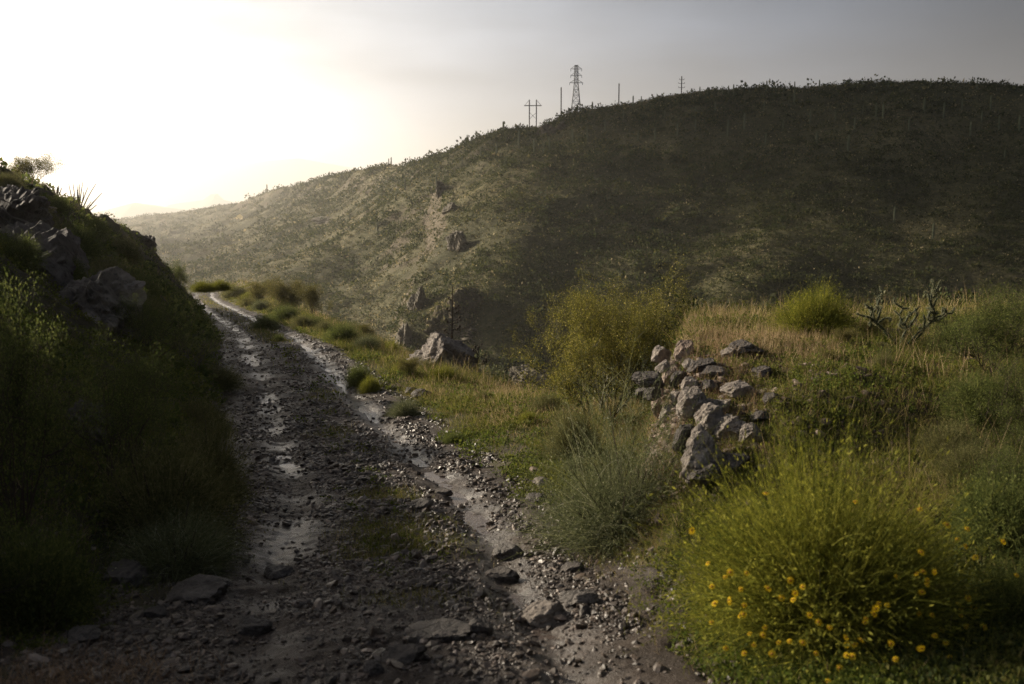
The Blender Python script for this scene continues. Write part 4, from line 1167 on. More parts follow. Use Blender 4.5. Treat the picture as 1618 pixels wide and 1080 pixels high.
# stones lying on or beside the track
for i, (px, py, w, h, m, lb, st) in enumerate([
 (308, 928, 96, 34, 'rock_grey', 'flat pale slab lying on the stones at the left of the track', .1),
 (912, 940, 52, 20, 'rock_grey', 'flat grey stone at the right edge of the wet rut', 0),
 (862, 966, 60, 34, 'rock', 'blunt pale stone sticking up where the wet rut widens', 0),
 (666, 795, 32, 16, 'rock_grey', 'grey stone at the bend of the right wheel rut', 0),
 (700, 775, 26, 10, 'rock_dark', 'thin dark stone just above the bend of the right rut', 0),
 (845, 742, 22, 12, 'rock_pink', 'pinkish stone in the grass at the right edge of the track', 0),
 (855, 760, 26, 12, 'rock', 'thin pale slab just below the pinkish stone', 0),
 (846, 786, 30, 14, 'rock_dark', 'brown stone below the thin pale slab', 0),
 (756, 985, 34, 22, 'rock_grey', 'angular grey stone in the middle of the track near the bottom', 0),
 (690, 1000, 90, 16, 'rock_grey', 'long low grey ledge across the middle of the track', .1),
 (585, 1050, 32, 20, 'rock_grey', 'round grey stone at the bottom of the track', 0),
 (190, 905, 70, 40, 'rock_dark', 'dark rounded stone left of the flat pale slab', 0),
 (240, 900, 50, 26, 'rock_dark', 'dark stone between the rounded one and the flat slab', 0),
 (240, 965, 36, 18, 'rock_dark', 'dark wedge-shaped stone below the flat pale slab', 0),
 (130, 1000, 50, 18, 'rock_grey', 'light-topped flat stone among the stones in the bottom left', 0),
 (395, 985, 50, 26, 'rock_grey', 'grey stone set in the track below and right of the flat slab', 0),
 (440, 900, 44, 20, 'rock_grey', 'pale flat patch of rock in the left wheel rut', 0),
 (800, 870, 40, 22, 'rock_grey', 'light lumpy stone on the left bank of the wet rut', 0),
 (790, 905, 50, 18, 'rock_dark', 'dark stone lying in the wet rut', 0),
 (640, 1030, 60, 22, 'rock_dark', 'broad dark stone near the bottom edge of the track', 0),
 (905, 895, 36, 14, 'rock_dark', 'small dark stone above the flat grey stone', 0),
 (270, 890, 40, 20, 'rock_grey', 'stone half covered by the grey-green tuft', 0)]):
    put_rock(px, py, w, h * 1.25, lb, m, 60 + i, sink=.28, fn=lambda x, y: np.where((x - road_x(y)) * .96 > 1.5, H(x, y), np.where((x - road_x(y)) * .96 < -left_edge(y), H(x, y), RH(x, y))), depth=.9, strata=st, name='stone', cat='stone', sub=3)
# left bank rock faces
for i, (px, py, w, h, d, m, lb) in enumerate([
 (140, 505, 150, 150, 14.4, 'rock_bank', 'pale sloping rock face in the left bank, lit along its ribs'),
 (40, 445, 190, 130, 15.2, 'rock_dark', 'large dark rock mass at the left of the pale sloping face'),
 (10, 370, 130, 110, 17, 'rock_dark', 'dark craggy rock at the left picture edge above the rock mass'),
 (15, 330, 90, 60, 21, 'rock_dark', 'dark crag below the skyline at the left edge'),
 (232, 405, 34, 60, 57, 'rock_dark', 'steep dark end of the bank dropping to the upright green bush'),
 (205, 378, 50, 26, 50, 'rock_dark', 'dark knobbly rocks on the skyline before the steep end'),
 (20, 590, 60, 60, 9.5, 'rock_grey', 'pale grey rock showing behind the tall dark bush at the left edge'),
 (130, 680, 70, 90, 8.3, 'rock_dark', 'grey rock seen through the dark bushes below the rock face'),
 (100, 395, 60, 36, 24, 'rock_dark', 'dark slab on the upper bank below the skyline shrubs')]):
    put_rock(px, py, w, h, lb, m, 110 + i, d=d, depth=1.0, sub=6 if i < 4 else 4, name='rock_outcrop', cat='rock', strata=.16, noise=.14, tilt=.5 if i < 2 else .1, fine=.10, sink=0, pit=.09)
# crags on the far hill
V, F = rock(790, 6, (9.0, 11, 8.6), cuts=10, lo=.8, noise=.20, fine=.16, pit=.10)
p = hit(712, 520, HH, 125, 3000)
CRAG_P, CRAG_V = p + np.array([2.0, 9.5, -2.2]), V
rock_thing('crag', 'rounded rocky shoulder of the hill above the boulder, dark on its right side', 'crag', CRAG_P, V, F, M['hill'], rz=0.0, smooth=True)
for i, (px, py, w, h, ex, lb) in enumerate([
 (714, 380, 24, 50, 1.0, 'narrow pale cliff halfway down the far hill spur'),
 (692, 300, 14, 34, 1.0, 'small dark cliff on the upper part of the far hill spur'),
 (704, 330, 18, 22, 1.0, 'low crag between the two narrow cliffs of the spur'),
 (652, 478, 24, 44, 1.0, 'crag at the rounded lower shoulder of the spur'),
 (640, 532, 16, 46, 1.0, 'thin upright pale rib at the foot of the spur'),
 (630, 535, 20, 36, 1.0, 'pale pointed rock left of the thin rib at the spur foot'),
 (722, 528, 60, 22, 1.0, 'flat pale ledge on the hillside behind the tall dead stalk'),
 (858, 208, 26, 20, 1.0, 'dark crag on the crest below the two-legged pylon'),
 (884, 200, 22, 16, 1.0, 'smaller dark crag just below the tall single pole'),
 (500, 350, 40, 18, 1.0, 'faint crag on the hazy spur at the left'),
 (820, 600, 50, 34, 1.0, 'grey rocks low on the far slope left of the small tree')]):
    p = hit(px, py + h * .4, HH, 125, 3000)
    s = p[1] / F_PX
    V, F = rock(700 + i, 5, (w * s * .62, w * s * .9, h * s * .66), noise=.25, strata=.10, fine=.14, pit=.10)
    rock_thing('crag', lb, 'crag', p + np.array([w * s * .25, w * s * .78, h * s * .24]), V, F, M['crag'])

# ------------------------------------------------------------------ power line on the crest
def base_on_crest(px, d):
    x = direc(px, 180)[0] * d
    return np.array([x, d, float(HH(x, d)) - .6])
def zt(px, py, d): return P(px, py, d)[2]
def segs(L_, r, mat, name, root, k=5):
    a = np.array([s_[0] for s_ in L_], float); b = np.array([s_[1] for s_ in L_], float)
    return obj(name, *tubes(a, b, r, r, k), mat, root)
d = 470; b0 = base_on_crest(910, d); s = d / F_PX
tw = thing('power_pylon', 'tall steel lattice pylon on the ridge, with three pairs of arms', 'pylon', b0)
def zz(py): return zt(910, py, d) - b0[2]
def half(z):
    return np.interp(z, [0, zz(176), zz(131), zz(98)], [9.0 * s, 7.2 * s, 2.9 * s, 2.3 * s])
lv = [0.2, zz(172), zz(160), zz(150), zz(141), zz(131), zz(125), zz(119), zz(113), zz(108), zz(103)]
for sx_ in (-1, 1):
    for sy_ in (-1, 1):
        segs([((sx_ * half(a), sy_ * half(a), a), (sx_ * half(b), sy_ * half(b), b)) for a, b in zip(lv[:-1], lv[1:])], .16, M['steel'], 'leg', tw)
br = []
for a, b in zip(lv[:-1], lv[1:]):
    ha, hb_ = half(a), half(b)
    for sd in (-1, 1):
        br += [((-ha, sd * ha, a), (hb_, sd * hb_, b)), ((ha, sd * ha, a), (-hb_, sd * hb_, b)), ((sd * ha, -ha, a), (sd * hb_, hb_, b)), ((sd * ha, ha, a), (sd * hb_, -hb_, b))]
    br += [((-hb_, -hb_, b), (hb_, -hb_, b)), ((-hb_, hb_, b), (hb_, hb_, b)), ((-hb_, -hb_, b), (-hb_, hb_, b)), ((hb_, -hb_, b), (hb_, hb_, b))]
segs(br, .085, M['steel'], 'bracing', tw)
for py, wd in ((108.4, 8.5), (118.8, 8.5), (130.2, 10)):
    z = zz(py); w = wd * s; h = half(z)
    segs([((-w, 0, z), (w, 0, z)), ((-w, 0, z), (-h, 0, z + 1.2)), ((w, 0, z), (h, 0, z + 1.2)), ((-w, 0, z), (-h, .8, z)), ((w, 0, z), (h, .8, z))], .11, M['steel'], 'cross_arm', tw)
    for sd in (-1, 1):
        segs([((sd * w, 0, z), (sd * w, 0, z - 1.1))], .12, M['ceramic'], 'insulator', tw)
segs([((-half(lv[-1]), 0, lv[-1]), (half(lv[-1]), 0, lv[-1])), ((-3 * s, 0, zz(104)), (3 * s, 0, zz(104)))], .12, M['steel'], 'peak', tw)
d = 455; b0 = base_on_crest(842, d); s = d / F_PX
hf_ = thing('pole_pylon', 'two-legged wooden pylon with one long crossbar at the left end of the line', 'pylon', b0)
def zh(py): return zt(842, py, d) - b0[2]
for sd in (-1, 1):
    segs([((sd * 5.4 * s, 0, -3), (sd * 5.4 * s, 0, zh(157)))], .24, M['wood'], 'leg', hf_)
segs([((-13.5 * s, 0, zh(166.5)), (13.5 * s, 0, zh(166.5)))], .20, M['wood'], 'crossbar', hf_)
segs([((sd * 5.4 * s, 0, zh(157.5)), (sd * 13 * s, 0, zh(166.5))) for sd in (-1, 1)], .10, M['steel'], 'tie', hf_)
segs([((-5.4 * s, 0, zh(177)), (5.4 * s, 0, zh(188))), ((5.4 * s, 0, zh(177)), (-5.4 * s, 0, zh(188)))], .08, M['wood'], 'bracing', hf_)
for px, py, d, lb in ((886.5, 138, 440, 'tall bare pole on the crest between the two pylons'), (977.5, 132, 430, 'tall bare pole on the crest right of the lattice pylon')):
    b0 = base_on_crest(px, d)
    po = thing('utility_pole', lb, 'pole', b0)
    t_ = zt(px, py, d) - b0[2]
    segs([((0, 0, -.5), (0, 0, t_))], .24, M['wood'], 'shaft', po, 8)
    segs([((0, 0, t_), (0, 0, t_ + .25))], .17, M['steel'], 'cap', po, 8)
d = 450; b0 = base_on_crest(1076, d); s = d / F_PX
po = thing('utility_pole', 'pole with three short crossarms, farthest right on the crest', 'pole', b0)
segs([((0, 0, -.5), (0, 0, zt(1076, 120, d) - b0[2]))], .22, M['wood'], 'shaft', po, 8)
for py, w in ((125.5, 3.6), (131.5, 4.6), (138, 4.6)):
    z = zt(1076, py, d) - b0[2]
    segs([((-w * s, 0, z), (w * s, 0, z)), ((-w * s, 0, z), (-w * s, 0, z + .5)), ((w * s, 0, z), (w * s, 0, z + .5))], .10, M['wood'], 'crossarm', po)

# ------------------------------------------------------------------ saguaros
def column(h, r, n=9, base=(0, 0, 0)):
    zs = np.array([0, .1, .5, .85, .95, .99, 1.0]); rr = np.array([.8, .9, 1, .95, .72, .4, .05])
    k = 20; an = np.arange(k) / k * 6.283; rib = 1 + .09 * np.cos(an * 10)
    V = np.stack([np.outer(rr, np.cos(an) * rib) * r + base[0], np.outer(rr, np.sin(an) * rib) * r + base[1], np.repeat((zs * h)[:, None], k, 1) + base[2]], -1).reshape(-1, 3)
    i = np.arange(len(zs) - 1)[:, None] * k; j = np.arange(k)[None]
    F = np.stack([i + j, i + (j + 1) % k, i + k + (j + 1) % k, i + k + j], -1).reshape(-1, 4)
    return V, F
sag0 = obj('saguaro_cactus', *column(5.0, .33), M['saguaro']); tag(sag0, 'x', 'cactus')
def armed():
    r = thing('saguaro_cactus', 'x', 'cactus')
    obj('trunk', *column(5.5, .27), M['saguaro'], r)
    for sd, z, h in ((-1, 2.2, 1.7), (1, 2.7, 1.5)):
        V, F = column(h, .17, base=(sd * .62, 0, z)); t_ = tubes([(sd * .1, 0, z - .15)], [(sd * .64, 0, z + .05)], .13, .16, 8)
        obj('arm', *join([(V, F), t_]), M['saguaro'], r)
    return r
PS = Proto(sag0); PA = Proto(armed())
SG = 'saguaros scattered over the far hillside'
srng = np.random.default_rng(7)
for px, py in [(905, 226), (928, 221), (956, 207), (1008, 222), (1035, 224), (1070, 214), (1099, 186), (1099, 208), (1176, 204), (844, 243), (859, 243), (868, 238), (1207, 176), (1237, 208), (1280, 196), (1350, 206), (1363, 182), (1384, 185), (1436, 206), (1491, 187), (1551, 193), (1578, 204), (1533, 216), (1587, 254), (1413, 352), (1474, 378), (1320, 190), (1520, 175), (1395, 188), (1610, 210), (597, 370), (690, 296), (760, 250), (1130, 180), (1150, 215), (1255, 165), (1460, 180), (985, 190), (820, 232), (640, 300), (1050, 190), (1290, 230), (1340, 240), (1565, 172), (1210, 230), (730, 262), (785, 248)]:
    p = hit(px, py, HH, 125, 3000)
    if p is None: continue
    k = srng.uniform(.75, 1.25)
    PS.put(p - np.array([0, 0, .4]), srng.uniform(0, 6), (k * .9, k * .9, k), 'plain upright saguaro column on the far hillside below the crest', SG)
SKY = 'small saguaros along the skyline of the far hill'
for px, top, arm, lb in [(936, 160, 0, 'thick short saguaro column on the crest right of the lattice pylon'), (898, 169, 1, 'branched saguaro on the crest left of the foot of the lattice pylon'), (412, 299, 1, 'branched saguaro on the skyline where the hazy left ridge begins'),
        (771, 209, 1, 'saguaro with stubby arms on the skyline left of the two-legged pylon'), (864, 187, 0, 'saguaro on the skyline just right of the two-legged pylon'), (1091, 141, 0, 'short saguaro next to the pole with three crossarms'),
        (1541, 126, 0, 'saguaro sticking up from the skyline near the right edge')]:
    dd = float(hermite(KU, KD[:, 5], np.array([(px - CX) / F_PX]))[0]) * .99
    b = base_on_crest(px, dd); hh = zt(px, top, dd) - b[2]; k = max(hh, 3) / (5.5 if arm else 5)
    (PA if arm else PS).put(b, srng.uniform(-.5, .5), (k * .8, k * .8, k), lb)
for px in (418, 613, 617, 795, 820, 752, 1105, 1117, 1141, 1150, 1158, 1183, 1210, 1237, 1254, 1293, 1320, 1383, 1402, 1505, 1468, 1000, 1013, 738, 712):
    dd = float(hermite(KU, KD[:, 5], np.array([(px - CX) / F_PX]))[0]) * .99
    b = base_on_crest(px, dd); k = srng.uniform(.5, 1.15) * dd / 430
    PS.put(b, 0, (k * .8, k * .8, k), 'slender saguaro no taller than the shrubs, standing on the hill skyline', SKY)

# ------------------------------------------------------------------ scrub on the far hill
def hill_points(n, rng, u0=-.6, u1=.6, s0=-.1, s1=1.03):
    px = rng.uniform(CX + u0 * F_PX, CX + u1 * F_PX, n); u = (px - CX) / F_PX
    s = rng.uniform(s0, s1, n) * 5
    D = np.stack([hermite(KU, KD[:, j], u) for j in range(6)])
    i = np.clip(np.floor(s), 0, 4).astype(int); f = s - i
    y = D[i, np.arange(n)] * (1 - f) + D[i + 1, np.arange(n)] * f
    x = u * y
    return x, y, HH(x, y)
def clumps(C, R, m, rng, flat=.75, leaf=.42):
    """m facets per clump arranged in a rough dome"""
    n = len(C); i = np.repeat(np.arange(n), m)
    d = norm(rng.normal(size=(n * m, 3))); d[:, 2] = np.abs(d[:, 2])
    o = d * (rng.uniform(.35, 1, n * m) * R[i])[:, None]; o[:, 2] *= flat
    V, q = leaves(C[i] + o, leaf * R[i] * rng.uniform(.6, 1.4, n * m), rng, .7, dirs=d, jitter=.7)
    return V, q
hr = np.random.default_rng(301)
x, y, z = hill_points(120000, hr)
dens = fbm(x, y, 1 / 30, 3, 311)
keep = (hr.uniform(-.55, .75, len(x)) < dens * 1.2 + .1)
x, y, z = x[keep][:34000], y[keep][:34000], z[keep][:34000]
R = hr.lognormal(.02, .48, len(x)) * np.clip(y / 330, .75, 2.6)
R = np.minimum(R, 3.2 * np.clip(y / 330, .75, 2.4))
show = R / y
order = np.argsort(-show * (np.abs(x / y) < .5))
top, rest = order[:290], order[290:]
SHG = 'large round shrubs dotting the far hillside'
HP = []
for k in range(4):
    V, F = clumps(np.zeros((1, 3)), np.array([1.0]), 170, np.random.default_rng(320 + k), .8, .20)
    o = obj('hillside_shrub', V, F, M['scrub']); tag(o, 'x', 'shrub'); HP.append(Proto(o))
for j, i in enumerate(top):
    HP[j % 4].put((x[i], y[i], z[i] - .1), hr.uniform(0, 6), R[i] * 1.15, 'dark round shrub on the slope of the far hill', SHG)
C = np.stack([x[rest], y[rest], z[rest] - .05], 1)
V, F = clumps(C, R[rest] * .9, 26, hr, .95, .36)
tag(obj('hillside_scrub', V, F, M['scrub']), 'dense low desert scrub covering the far hillside', 'scrub', kind='stuff')
x, y, z = hill_points(110000, hr)
R = hr.lognormal(-.95, .42, len(x)) * np.clip(y / 330, .75, 2.6)
cv = CRAG_V[(CRAG_V[:, 2] > -2) & (hr.uniform(0, 1, len(CRAG_V)) < .10)] + CRAG_P
x = np.concatenate([x, cv[:, 0]]); y = np.concatenate([y, cv[:, 1]]); z = np.concatenate([z, cv[:, 2]]); R = np.concatenate([R, hr.lognormal(-1.0, .45, len(cv))])
V, F = clumps(np.stack([x, y, z], 1), R, 6, hr, .6, .8)
tag(obj('hillside_tufts', V, F, M['tuft']), 'pale grass tufts and small stones over the far hillside', 'ground cover', kind='stuff')

# ------------------------------------------------------------------ grass and weeds near the track
def field(n, rng, y0, y1, power=1.0, umax=.62):
    """points in the visible wedge; density falls with distance"""
    r = rng.uniform(0, 1, n)
    if power == 1: y = y0 * (y1 / y0) ** r
    else:
        p = 1 - power; y = (y0 ** p + r * (y1 ** p - y0 ** p)) ** (1 / p)
    x = rng.uniform(-umax, umax, n) * y + rng.normal(size=n) * .3
    return x, y
def regions(x, y):
    t = (x - road_x(y)) * .96; e = edge_dist(x, y)
    return t, e, knoll(x, y)
def surf(x, y):
    t = (x - road_x(y)) * .96
    inside = (t < 1.35) & (t > -left_edge(y) + .1)
    return np.where(inside, RH(x, y), H(x, y))
def blades(name, mat, x, y, hgt, w, rng, label, lean=.35, k=3, droop=.35):
    z = surf(x, y)
    n = len(x); D = norm(rng.normal(size=(n, 3)) * lean + np.array([0, 0, 1.0]))
    V, F = ribbons(np.stack([x, y, z - .01], 1), D, hgt, np.maximum(w, y * .00045), rng, k, rng.uniform(0, 2 * droop, n))
    return tag(obj(name, V, F, mat), label, 'grass', kind='stuff')
gr = np.random.default_rng(401)
# green grass of the verge
x, y = field(1150000, gr, 3.2, 125, 1.25)
t, e, k = regions(x, y)
pn = fbm(x, y, .55, 3, 411)
w1 = sstep(1.35, 2.2, t + .5 * pn) * (e < 1.2) * (1 - .75 * sstep(.25, .7, k)) * (.75 + .5 * sstep(-.35, .35, pn))
w1 = w1 * np.where(y < 6.4, .12, 1)
wl = sstep(1.3, 2.0, -t + .4 * pn) * sstep(5.2, 7.5, y) * (-t < 5) * .35 * sstep(-.3, .3, pn) * sstep(4.5, 2.5, -t)
wc = np.exp(-((t - .05) / .36) ** 2) * sstep(.10, .45, fbm(x, y, .9, 3, 413) + .08 * (y > 20) + .48 * np.exp(-((y - 8.0) / 1.1) ** 2)) * 1.3 * sstep(5.6, 6.8, y)
far_road = (y > 30) * (np.abs(t) < .45) * .5
w = np.clip(np.maximum.reduce([w1, wl, wc, far_road]), 0, 1)
m = gr.uniform(0, 1, len(x)) < w
x, y, t, e, pn = x[m], y[m], t[m], e[m], pn[m]
n = len(x)
hg = gr.uniform(.04, .15, n) * (1 + .8 * sstep(1.8, 3.5, t)) * (1 + .9 * pn) * np.clip(y / 12, .8, 2.0)
hg = np.where(np.abs(t) < 1.2, hg * .75, hg)
kind = gr.uniform(0, 1, n)
nearedge = sstep(-2.2, -.2, e) * (y > 12)
isdry = kind < (.07 + .28 * nearedge + .25 * (pn < -.15) * (np.abs(t) > 1.3))
blades('green_grass', M['grass_green'], x[~isdry], y[~isdry], hg[~isdry], .004, gr, 'short green grass on the verges and the middle of the track')
blades('dry_grass', M['grass_dry'], x[isdry], y[isdry], hg[isdry] * 1.15, .0035, gr, 'dry tan grass along the edge of the drop', lean=.3)
print('grass', n)
# tussocks on the verge
def tussocks(name, mat, n, per, rng, sel, label, hgt, spread=.8):
    x, y = field(n * 14, rng, 6.5, 120, 1.2); t, e, k = regions(x, y)
    m = sel(x, y, t, e, k); x, y = x[m][:n], y[m][:n]
    sc = np.clip(y / 14, .9, 2.2) * rng.uniform(.6, 1.4, len(x))
    i = np.repeat(np.arange(len(x)), per); r_ = rng.normal(size=(len(i), 2)) * .07 * sc[i, None]
    bx, by = x[i] + r_[:, 0], y[i] + r_[:, 1]
    D = norm(np.stack([r_[:, 0] / (.07 * sc[i]) * .35, r_[:, 1] / (.07 * sc[i]) * .35, np.ones(len(i))], 1) + rng.normal(size=(len(i), 3)) * .28 * spread)
    V, F = ribbons(np.stack([bx, by, H(bx, by) - .02], 1), D, hgt * sc[i] * rng.uniform(.5, 1.2, len(i)), np.maximum(.0035, by * .0004), rng, 3, rng.uniform(.1, .8, len(i)))
    tag(obj(name, V, F, mat), label, 'grass', kind='stuff')
tussocks('green_tussocks', M['grass_green'], 1300, 70, gr, lambda x, y, t, e, k: (t > 1.75) & (e < .3) & (k < .3) & (fbm(x, y, .5, 2, 461) > -.1), 'clumps of soft green grass on the verge', .20)
tussocks('tan_tussocks', M['grass_dry'], 260, 60, gr, lambda x, y, t, e, k: (t > 1.9) & (e < .4) & (k < .3) & (fbm(x, y, .5, 2, 463) > .0), 'clumps of tan seeding grass on the verge', .22)
tussocks('olive_tussocks', M['dome'], 700, 70, gr, lambda x, y, t, e, k: (t > 1.7) & (e < 1.0) & (k < .5), 'small olive herb clumps on the verge', .16, 1.6)
tussocks('bank_tussocks', M['dome'], 500, 60, gr, lambda x, y, t, e, k: (t < -left_edge(y) - .1) & (t > -9), 'small brownish grass clumps at the foot of the left bank', .2, 1.3)
hx_, hy2 = gr.uniform(-.1, .9, 130), gr.uniform(7.3, 11, 130); hx_ = hx_ + 1.15 + .14 * (hy2 - 8)
i_ = np.repeat(np.arange(130), 55); bx, by = hx_[i_] + gr.normal(size=len(i_)) * .05, hy2[i_] + gr.normal(size=len(i_)) * .05
V, F = ribbons(np.stack([bx, by, H(bx, by) - .02], 1), norm(gr.normal(size=(len(i_), 3)) * .4 + np.array([0, 0, 1.])), gr.uniform(.06, .24, len(i_)), .0035, gr, 3, gr.uniform(.1, .9, len(i_)))
tag(obj('heap_grass', V, F, M['grass_pink']), 'brown dry tufts growing between the rocks of the pile', 'grass', kind='stuff')
# leafy low weeds
x, y = field(130000, gr, 3.2, 100, 1.3)
t, e, k = regions(x, y); pn = fbm(x, y, .8, 3, 421)
w = sstep(1.4, 2.0, t + .4 * pn) * (e < .8) * (.15 + sstep(-.2, .4, pn)) * (1 - .35 * k)
w = np.maximum(w, sstep(1.5, 2.0, -t) * (y > 5) * .45 * sstep(7, 3, -t))
w = np.maximum(w, np.exp(-(t / .3) ** 2) * .06 * (y > 6.5))
m = gr.uniform(0, 1, len(x)) < w; x, y = x[m][:60000], y[m][:60000]
z = surf(x, y); R = gr.uniform(.025, .09, len(x)) * np.clip(y / 9, .8, 2.6)
V, F = clumps(np.stack([x, y, z], 1), R, 22, gr, .9, .30)
tag(obj('weeds', V, F, M['weed']), 'low leafy weeds and clover on the verge', 'weeds', kind='stuff')
# mound: blond grass on top, brown and green mixture on the front
x, y = field(330000, gr, 5.2, 16, 1.0, .62)
t, e, k = regions(x, y)
m = (k > .12) & (e < .6); x, y, e, k = x[m], y[m], e[m], k[m]
px = x / y * F_PX + CX
topz = sstep(8.9, 10.2, y) * sstep(1400, 1240, px)
pn = fbm(x, y, 1.1, 3, 431)
wb = topz * (.35 + .65 * sstep(-.3, .3, pn)) * .8
wf = (1 - topz) * .33 * sstep(-.35, .25, pn + .15)
wf = wf * (1 - .8 * np.exp(-((x - 1.5) / .35) ** 2) * (y < 9.8))
u_ = gr.uniform(0, 1, len(x))
mb = u_ < wb
blades('blond_grass', M['grass_dry'], x[mb], y[mb], gr.uniform(.10, .26, mb.sum()), .0035, gr, 'tall blond dry grass on the crest of the mound', lean=.28, droop=.3)
mf = (~mb) & (u_ < wb + wf)
v_ = gr.uniform(0, 1, mf.sum()); xf, yf = x[mf], y[mf]
a_ = v_ < .15 + .65 * sstep(-.15, .2, fbm(xf, yf, 1.4, 3, 437))
blades('brown_grass', M['grass_pink'], xf[a_], yf[a_], gr.uniform(.06, .19, a_.sum()), .0035, gr, 'brown seeding grass over the front of the mound', lean=.35)
blades('green_grass', M['grass_green'], xf[~a_], yf[~a_], gr.uniform(.06, .20, (~a_).sum()), .004, gr, 'green grass mixed through the front of the mound', lean=.4)
# tall pale stalks at the right
xs, ys_ = gr.uniform(2.9, 5.4, 420), gr.uniform(6.3, 9.8, 420)
pxs = xs / ys_ * F_PX + CX
m = gr.uniform(0, 1, 420) < sstep(1250, 1450, pxs) * (fbm(xs, ys_, 1.5, 2, 441) > -.05)
blades('tall_stalks', M['grass_dry'], xs[m], ys_[m], gr.uniform(.3, .62, m.sum()), .005, gr, 'tall pale grass stalks right of the rock pile', lean=.25, k=5, droop=.3)
# bank grass on the left
x, y = field(150000, gr, 4.5, 70, 1.1, .7)
t, e, k = regions(x, y); pn = fbm(x, y, .7, 3, 451)
m = (t < -left_edge(y) - .25) & (gr.uniform(0, 1, len(x)) < .75 * sstep(-.25, .4, pn)); m[(x / y < -.385) & (y > 11) & (y < 18)] = False; x, y = x[m][:30000], y[m][:30000]
a_ = gr.uniform(0, 1, len(x)) < .3
blades('bank_grass', M['grass_green'], x[~a_], y[~a_], gr.uniform(.06, .22, (~a_).sum()) * np.clip(y[~a_] / 14, .8, 2), .004, gr, 'thin green grass and herbs on the left bank')
blades('bank_dry_grass', M['grass_pink'], x[a_], y[a_], gr.uniform(.08, .28, a_.sum()) * np.clip(y[a_] / 14, .8, 2), .004, gr, 'brown dry grass on the left bank')
x, y = field(12000, gr, 5, 70, 1.1, .7)
t, e, k = regions(x, y); m = (t < -left_edge(y) - .3) & ~((x / y < -.385) & (y > 11) & (y < 18)); x, y = x[m], y[m]
V, F = clumps(np.stack([x, y, surf(x, y)], 1), gr.uniform(.04, .14, len(x)) * np.clip(y / 9, .8, 2.5), 16, gr, .8, .4)
tag(obj('bank_herbs', V, F, M['creosote']), 'dark low leafy herbs covering the left bank', 'herbs', kind='stuff')
x, y = field(30000, gr, 3.4, 8, 1.0, .62); t, e, k = regions(x, y)
m = (t > 1.7) & (x / y > .12) & (gr.uniform(0, 1, len(x)) < .06 + .94 * sstep(.36, .46, x / y)) & (k < .6); x, y = x[m][:9000], y[m][:9000]
V, F = clumps(np.stack([x, y, surf(x, y)], 1), gr.uniform(.03, .09, len(x)), 20, gr, .8, .32)
tag(obj('shade_herbs', V, F, M['scrub']), 'low leafy herbs on the ground round the flowering bush, coloured dark for shade', 'herbs', kind='stuff')  # dark hill scrub colour used to put shade round the bush
# dry grass clump in the bottom left corner
xs, ys_ = -2.15 + gr.normal(size=1500) * .32, 4.35 + gr.normal(size=1500) * .25
blades('corner_grass', M['grass_pink'], xs, ys_, gr.uniform(.1, .3, 1500), .003, gr, 'brown grass tuft in the bottom left corner', lean=.5, k=4, droop=.5)
# brushwood on the valley side below the verge
x, y = field(30000, gr, 14, 120, 1.2, .62)
e = edge_dist(x, y); m = (e > .6) & (e < 30); x, y = x[m][:9000], y[m][:9000]
V, F = clumps(np.stack([x, y, H(x, y)], 1), gr.uniform(.12, .5, len(x)), 70, gr, .8, .13)
tag(obj('slope_scrub', V, F, M['scrub']), 'low scrub on the steep slope below the verge', 'scrub', kind='stuff')

# ------------------------------------------------------------------ gravel
def scatter_stones(x, y, R, rng, sub, sink=.25):
    n = len(x); K = 14
    protos = [rock(1000 + i, sub, (1, 1, 1), cuts=9, lo=.5, hi=.9, noise=.12, fine=0) for i in range(K)]
    pid = rng.integers(0, K, n); z = surf(x, y)
    Vs, Fs = [], []; o = 0
    for i in range(K):
        m = np.where(pid == i)[0]
        if not len(m): continue
        V, F = protos[i]
        sc = R[m, None] * rng.uniform([.75, .6, .35], [1.35, 1.1, .8], (len(m), 3))
        a = rng.uniform(0, 6.283, len(m)); b = rng.normal(size=len(m)) * .35
        P_ = V[None] * sc[:, None]
        X = P_[..., 0] * np.cos(b)[:, None] + P_[..., 2] * np.sin(b)[:, None]; Z = -P_[..., 0] * np.sin(b)[:, None] + P_[..., 2] * np.cos(b)[:, None]
        Y = P_[..., 1]
        W = np.stack([X * np.cos(a)[:, None] - Y * np.sin(a)[:, None] + x[m, None], X * np.sin(a)[:, None] + Y * np.cos(a)[:, None] + y[m, None], Z + (z[m] + sc[:, 2] * (1 - 2 * sink) * .6)[:, None]], -1)
        Vs.append(W.reshape(-1, 3)); Fs.append((F[None] + (np.arange(len(m)) * len(V))[:, None, None]).reshape(-1, 3) + o); o += W.shape[0] * W.shape[1]
    return np.concatenate(Vs), np.concatenate(Fs)
sr = np.random.default_rng(501)
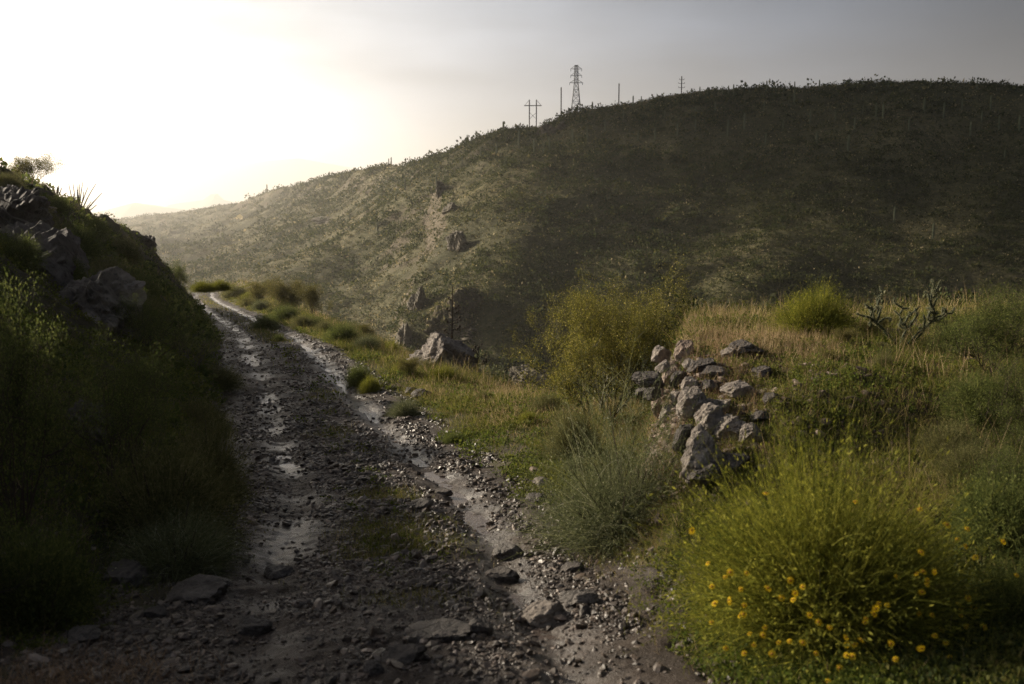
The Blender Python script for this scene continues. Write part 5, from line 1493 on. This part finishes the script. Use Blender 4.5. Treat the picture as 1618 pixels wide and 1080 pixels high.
def road_pts(n, y0, y1, power, wet_keep=.28):
    y = y0 * (y1 / y0) ** sr.uniform(0, 1, n) if power == 1 else (y0 ** (1 - power) + sr.uniform(0, 1, n) * (y1 ** (1 - power) - y0 ** (1 - power))) ** (1 / (1 - power))
    t = sr.uniform(-1, 1, n); t = np.where(t < 0, t * (left_edge(y) + .5), t * 1.75)
    x = road_x(y) + t / .96
    pn = fbm(x, y, 1.3, 3, 511)
    ru = np.maximum(np.exp(-((t - rut_off(y, 1)) / .30) ** 4), .9 * np.exp(-((t - rut_off(y, -1)) / .24) ** 4))
    green = np.exp(-((t - .05) / .42) ** 2) * sstep(.05, .3, fbm(x, y, .9, 3, 413) + .08 * (y > 20) + .48 * np.exp(-((y - 8.0) / 1.1) ** 2)) * (y > 5.6)
    w = (.18 + .82 * sstep(-.35, .35, pn)) * (1 - .75 * green) * (1 - (1 - wet_keep) * ru) * np.where(y < 6.2, .9, .34 + .25 * (t > .9) + .66 * sstep(.72, .35, np.abs(t + .22 * fbm(x, y, 1.0, 2, 515))) * sstep(24, 14, y))
    m = sr.uniform(0, 1, n) < w
    return x[m], y[m]
x, y = road_pts(190000, 2.6, 60, 1.5)
R = sr.lognormal(-4.75, .6, len(x)) * np.clip(y / 6, .85, 3.0)
V, F = scatter_stones(x, y, np.minimum(R, .05), sr, 0, .38)
V2, F2 = (None, None)
x, y = road_pts(38000, 2.6, 30, 1.6, .2)
R = sr.lognormal(-4.05, .5, len(x)) * np.clip(y / 7, .9, 1.6)
V2, F2 = scatter_stones(x, y, np.minimum(R, .055), sr, 1, .42)
tag(obj('gravel', *join([(V, F), (V2, F2)]), M['gravel']), 'wet dark gravel and broken stones strewn over the track', 'gravel', kind='stuff')

# broken rubble between the rocks of the pile and on the verge
n = 5200; c_ = sr.uniform(0, 1, n)
rx = np.where(c_ < .7, 1.25 + .16 * (0) + sr.normal(size=n) * .28, sr.uniform(1.4, 3.2, n)); ry = np.where(c_ < .7, sr.uniform(7.0, 10.6, n), sr.uniform(6.8, 9.4, n)); rx = rx + np.where(c_ < .7, .14 * (ry - 8), 0)
V, F = scatter_stones(rx, ry, np.minimum(sr.lognormal(-3.9, .5, n), .07), sr, 1, .25)
tag(obj('rubble', V, F, M['rubble']), 'small broken stones and soil lumps between the rocks of the pile', 'rubble', kind='stuff')
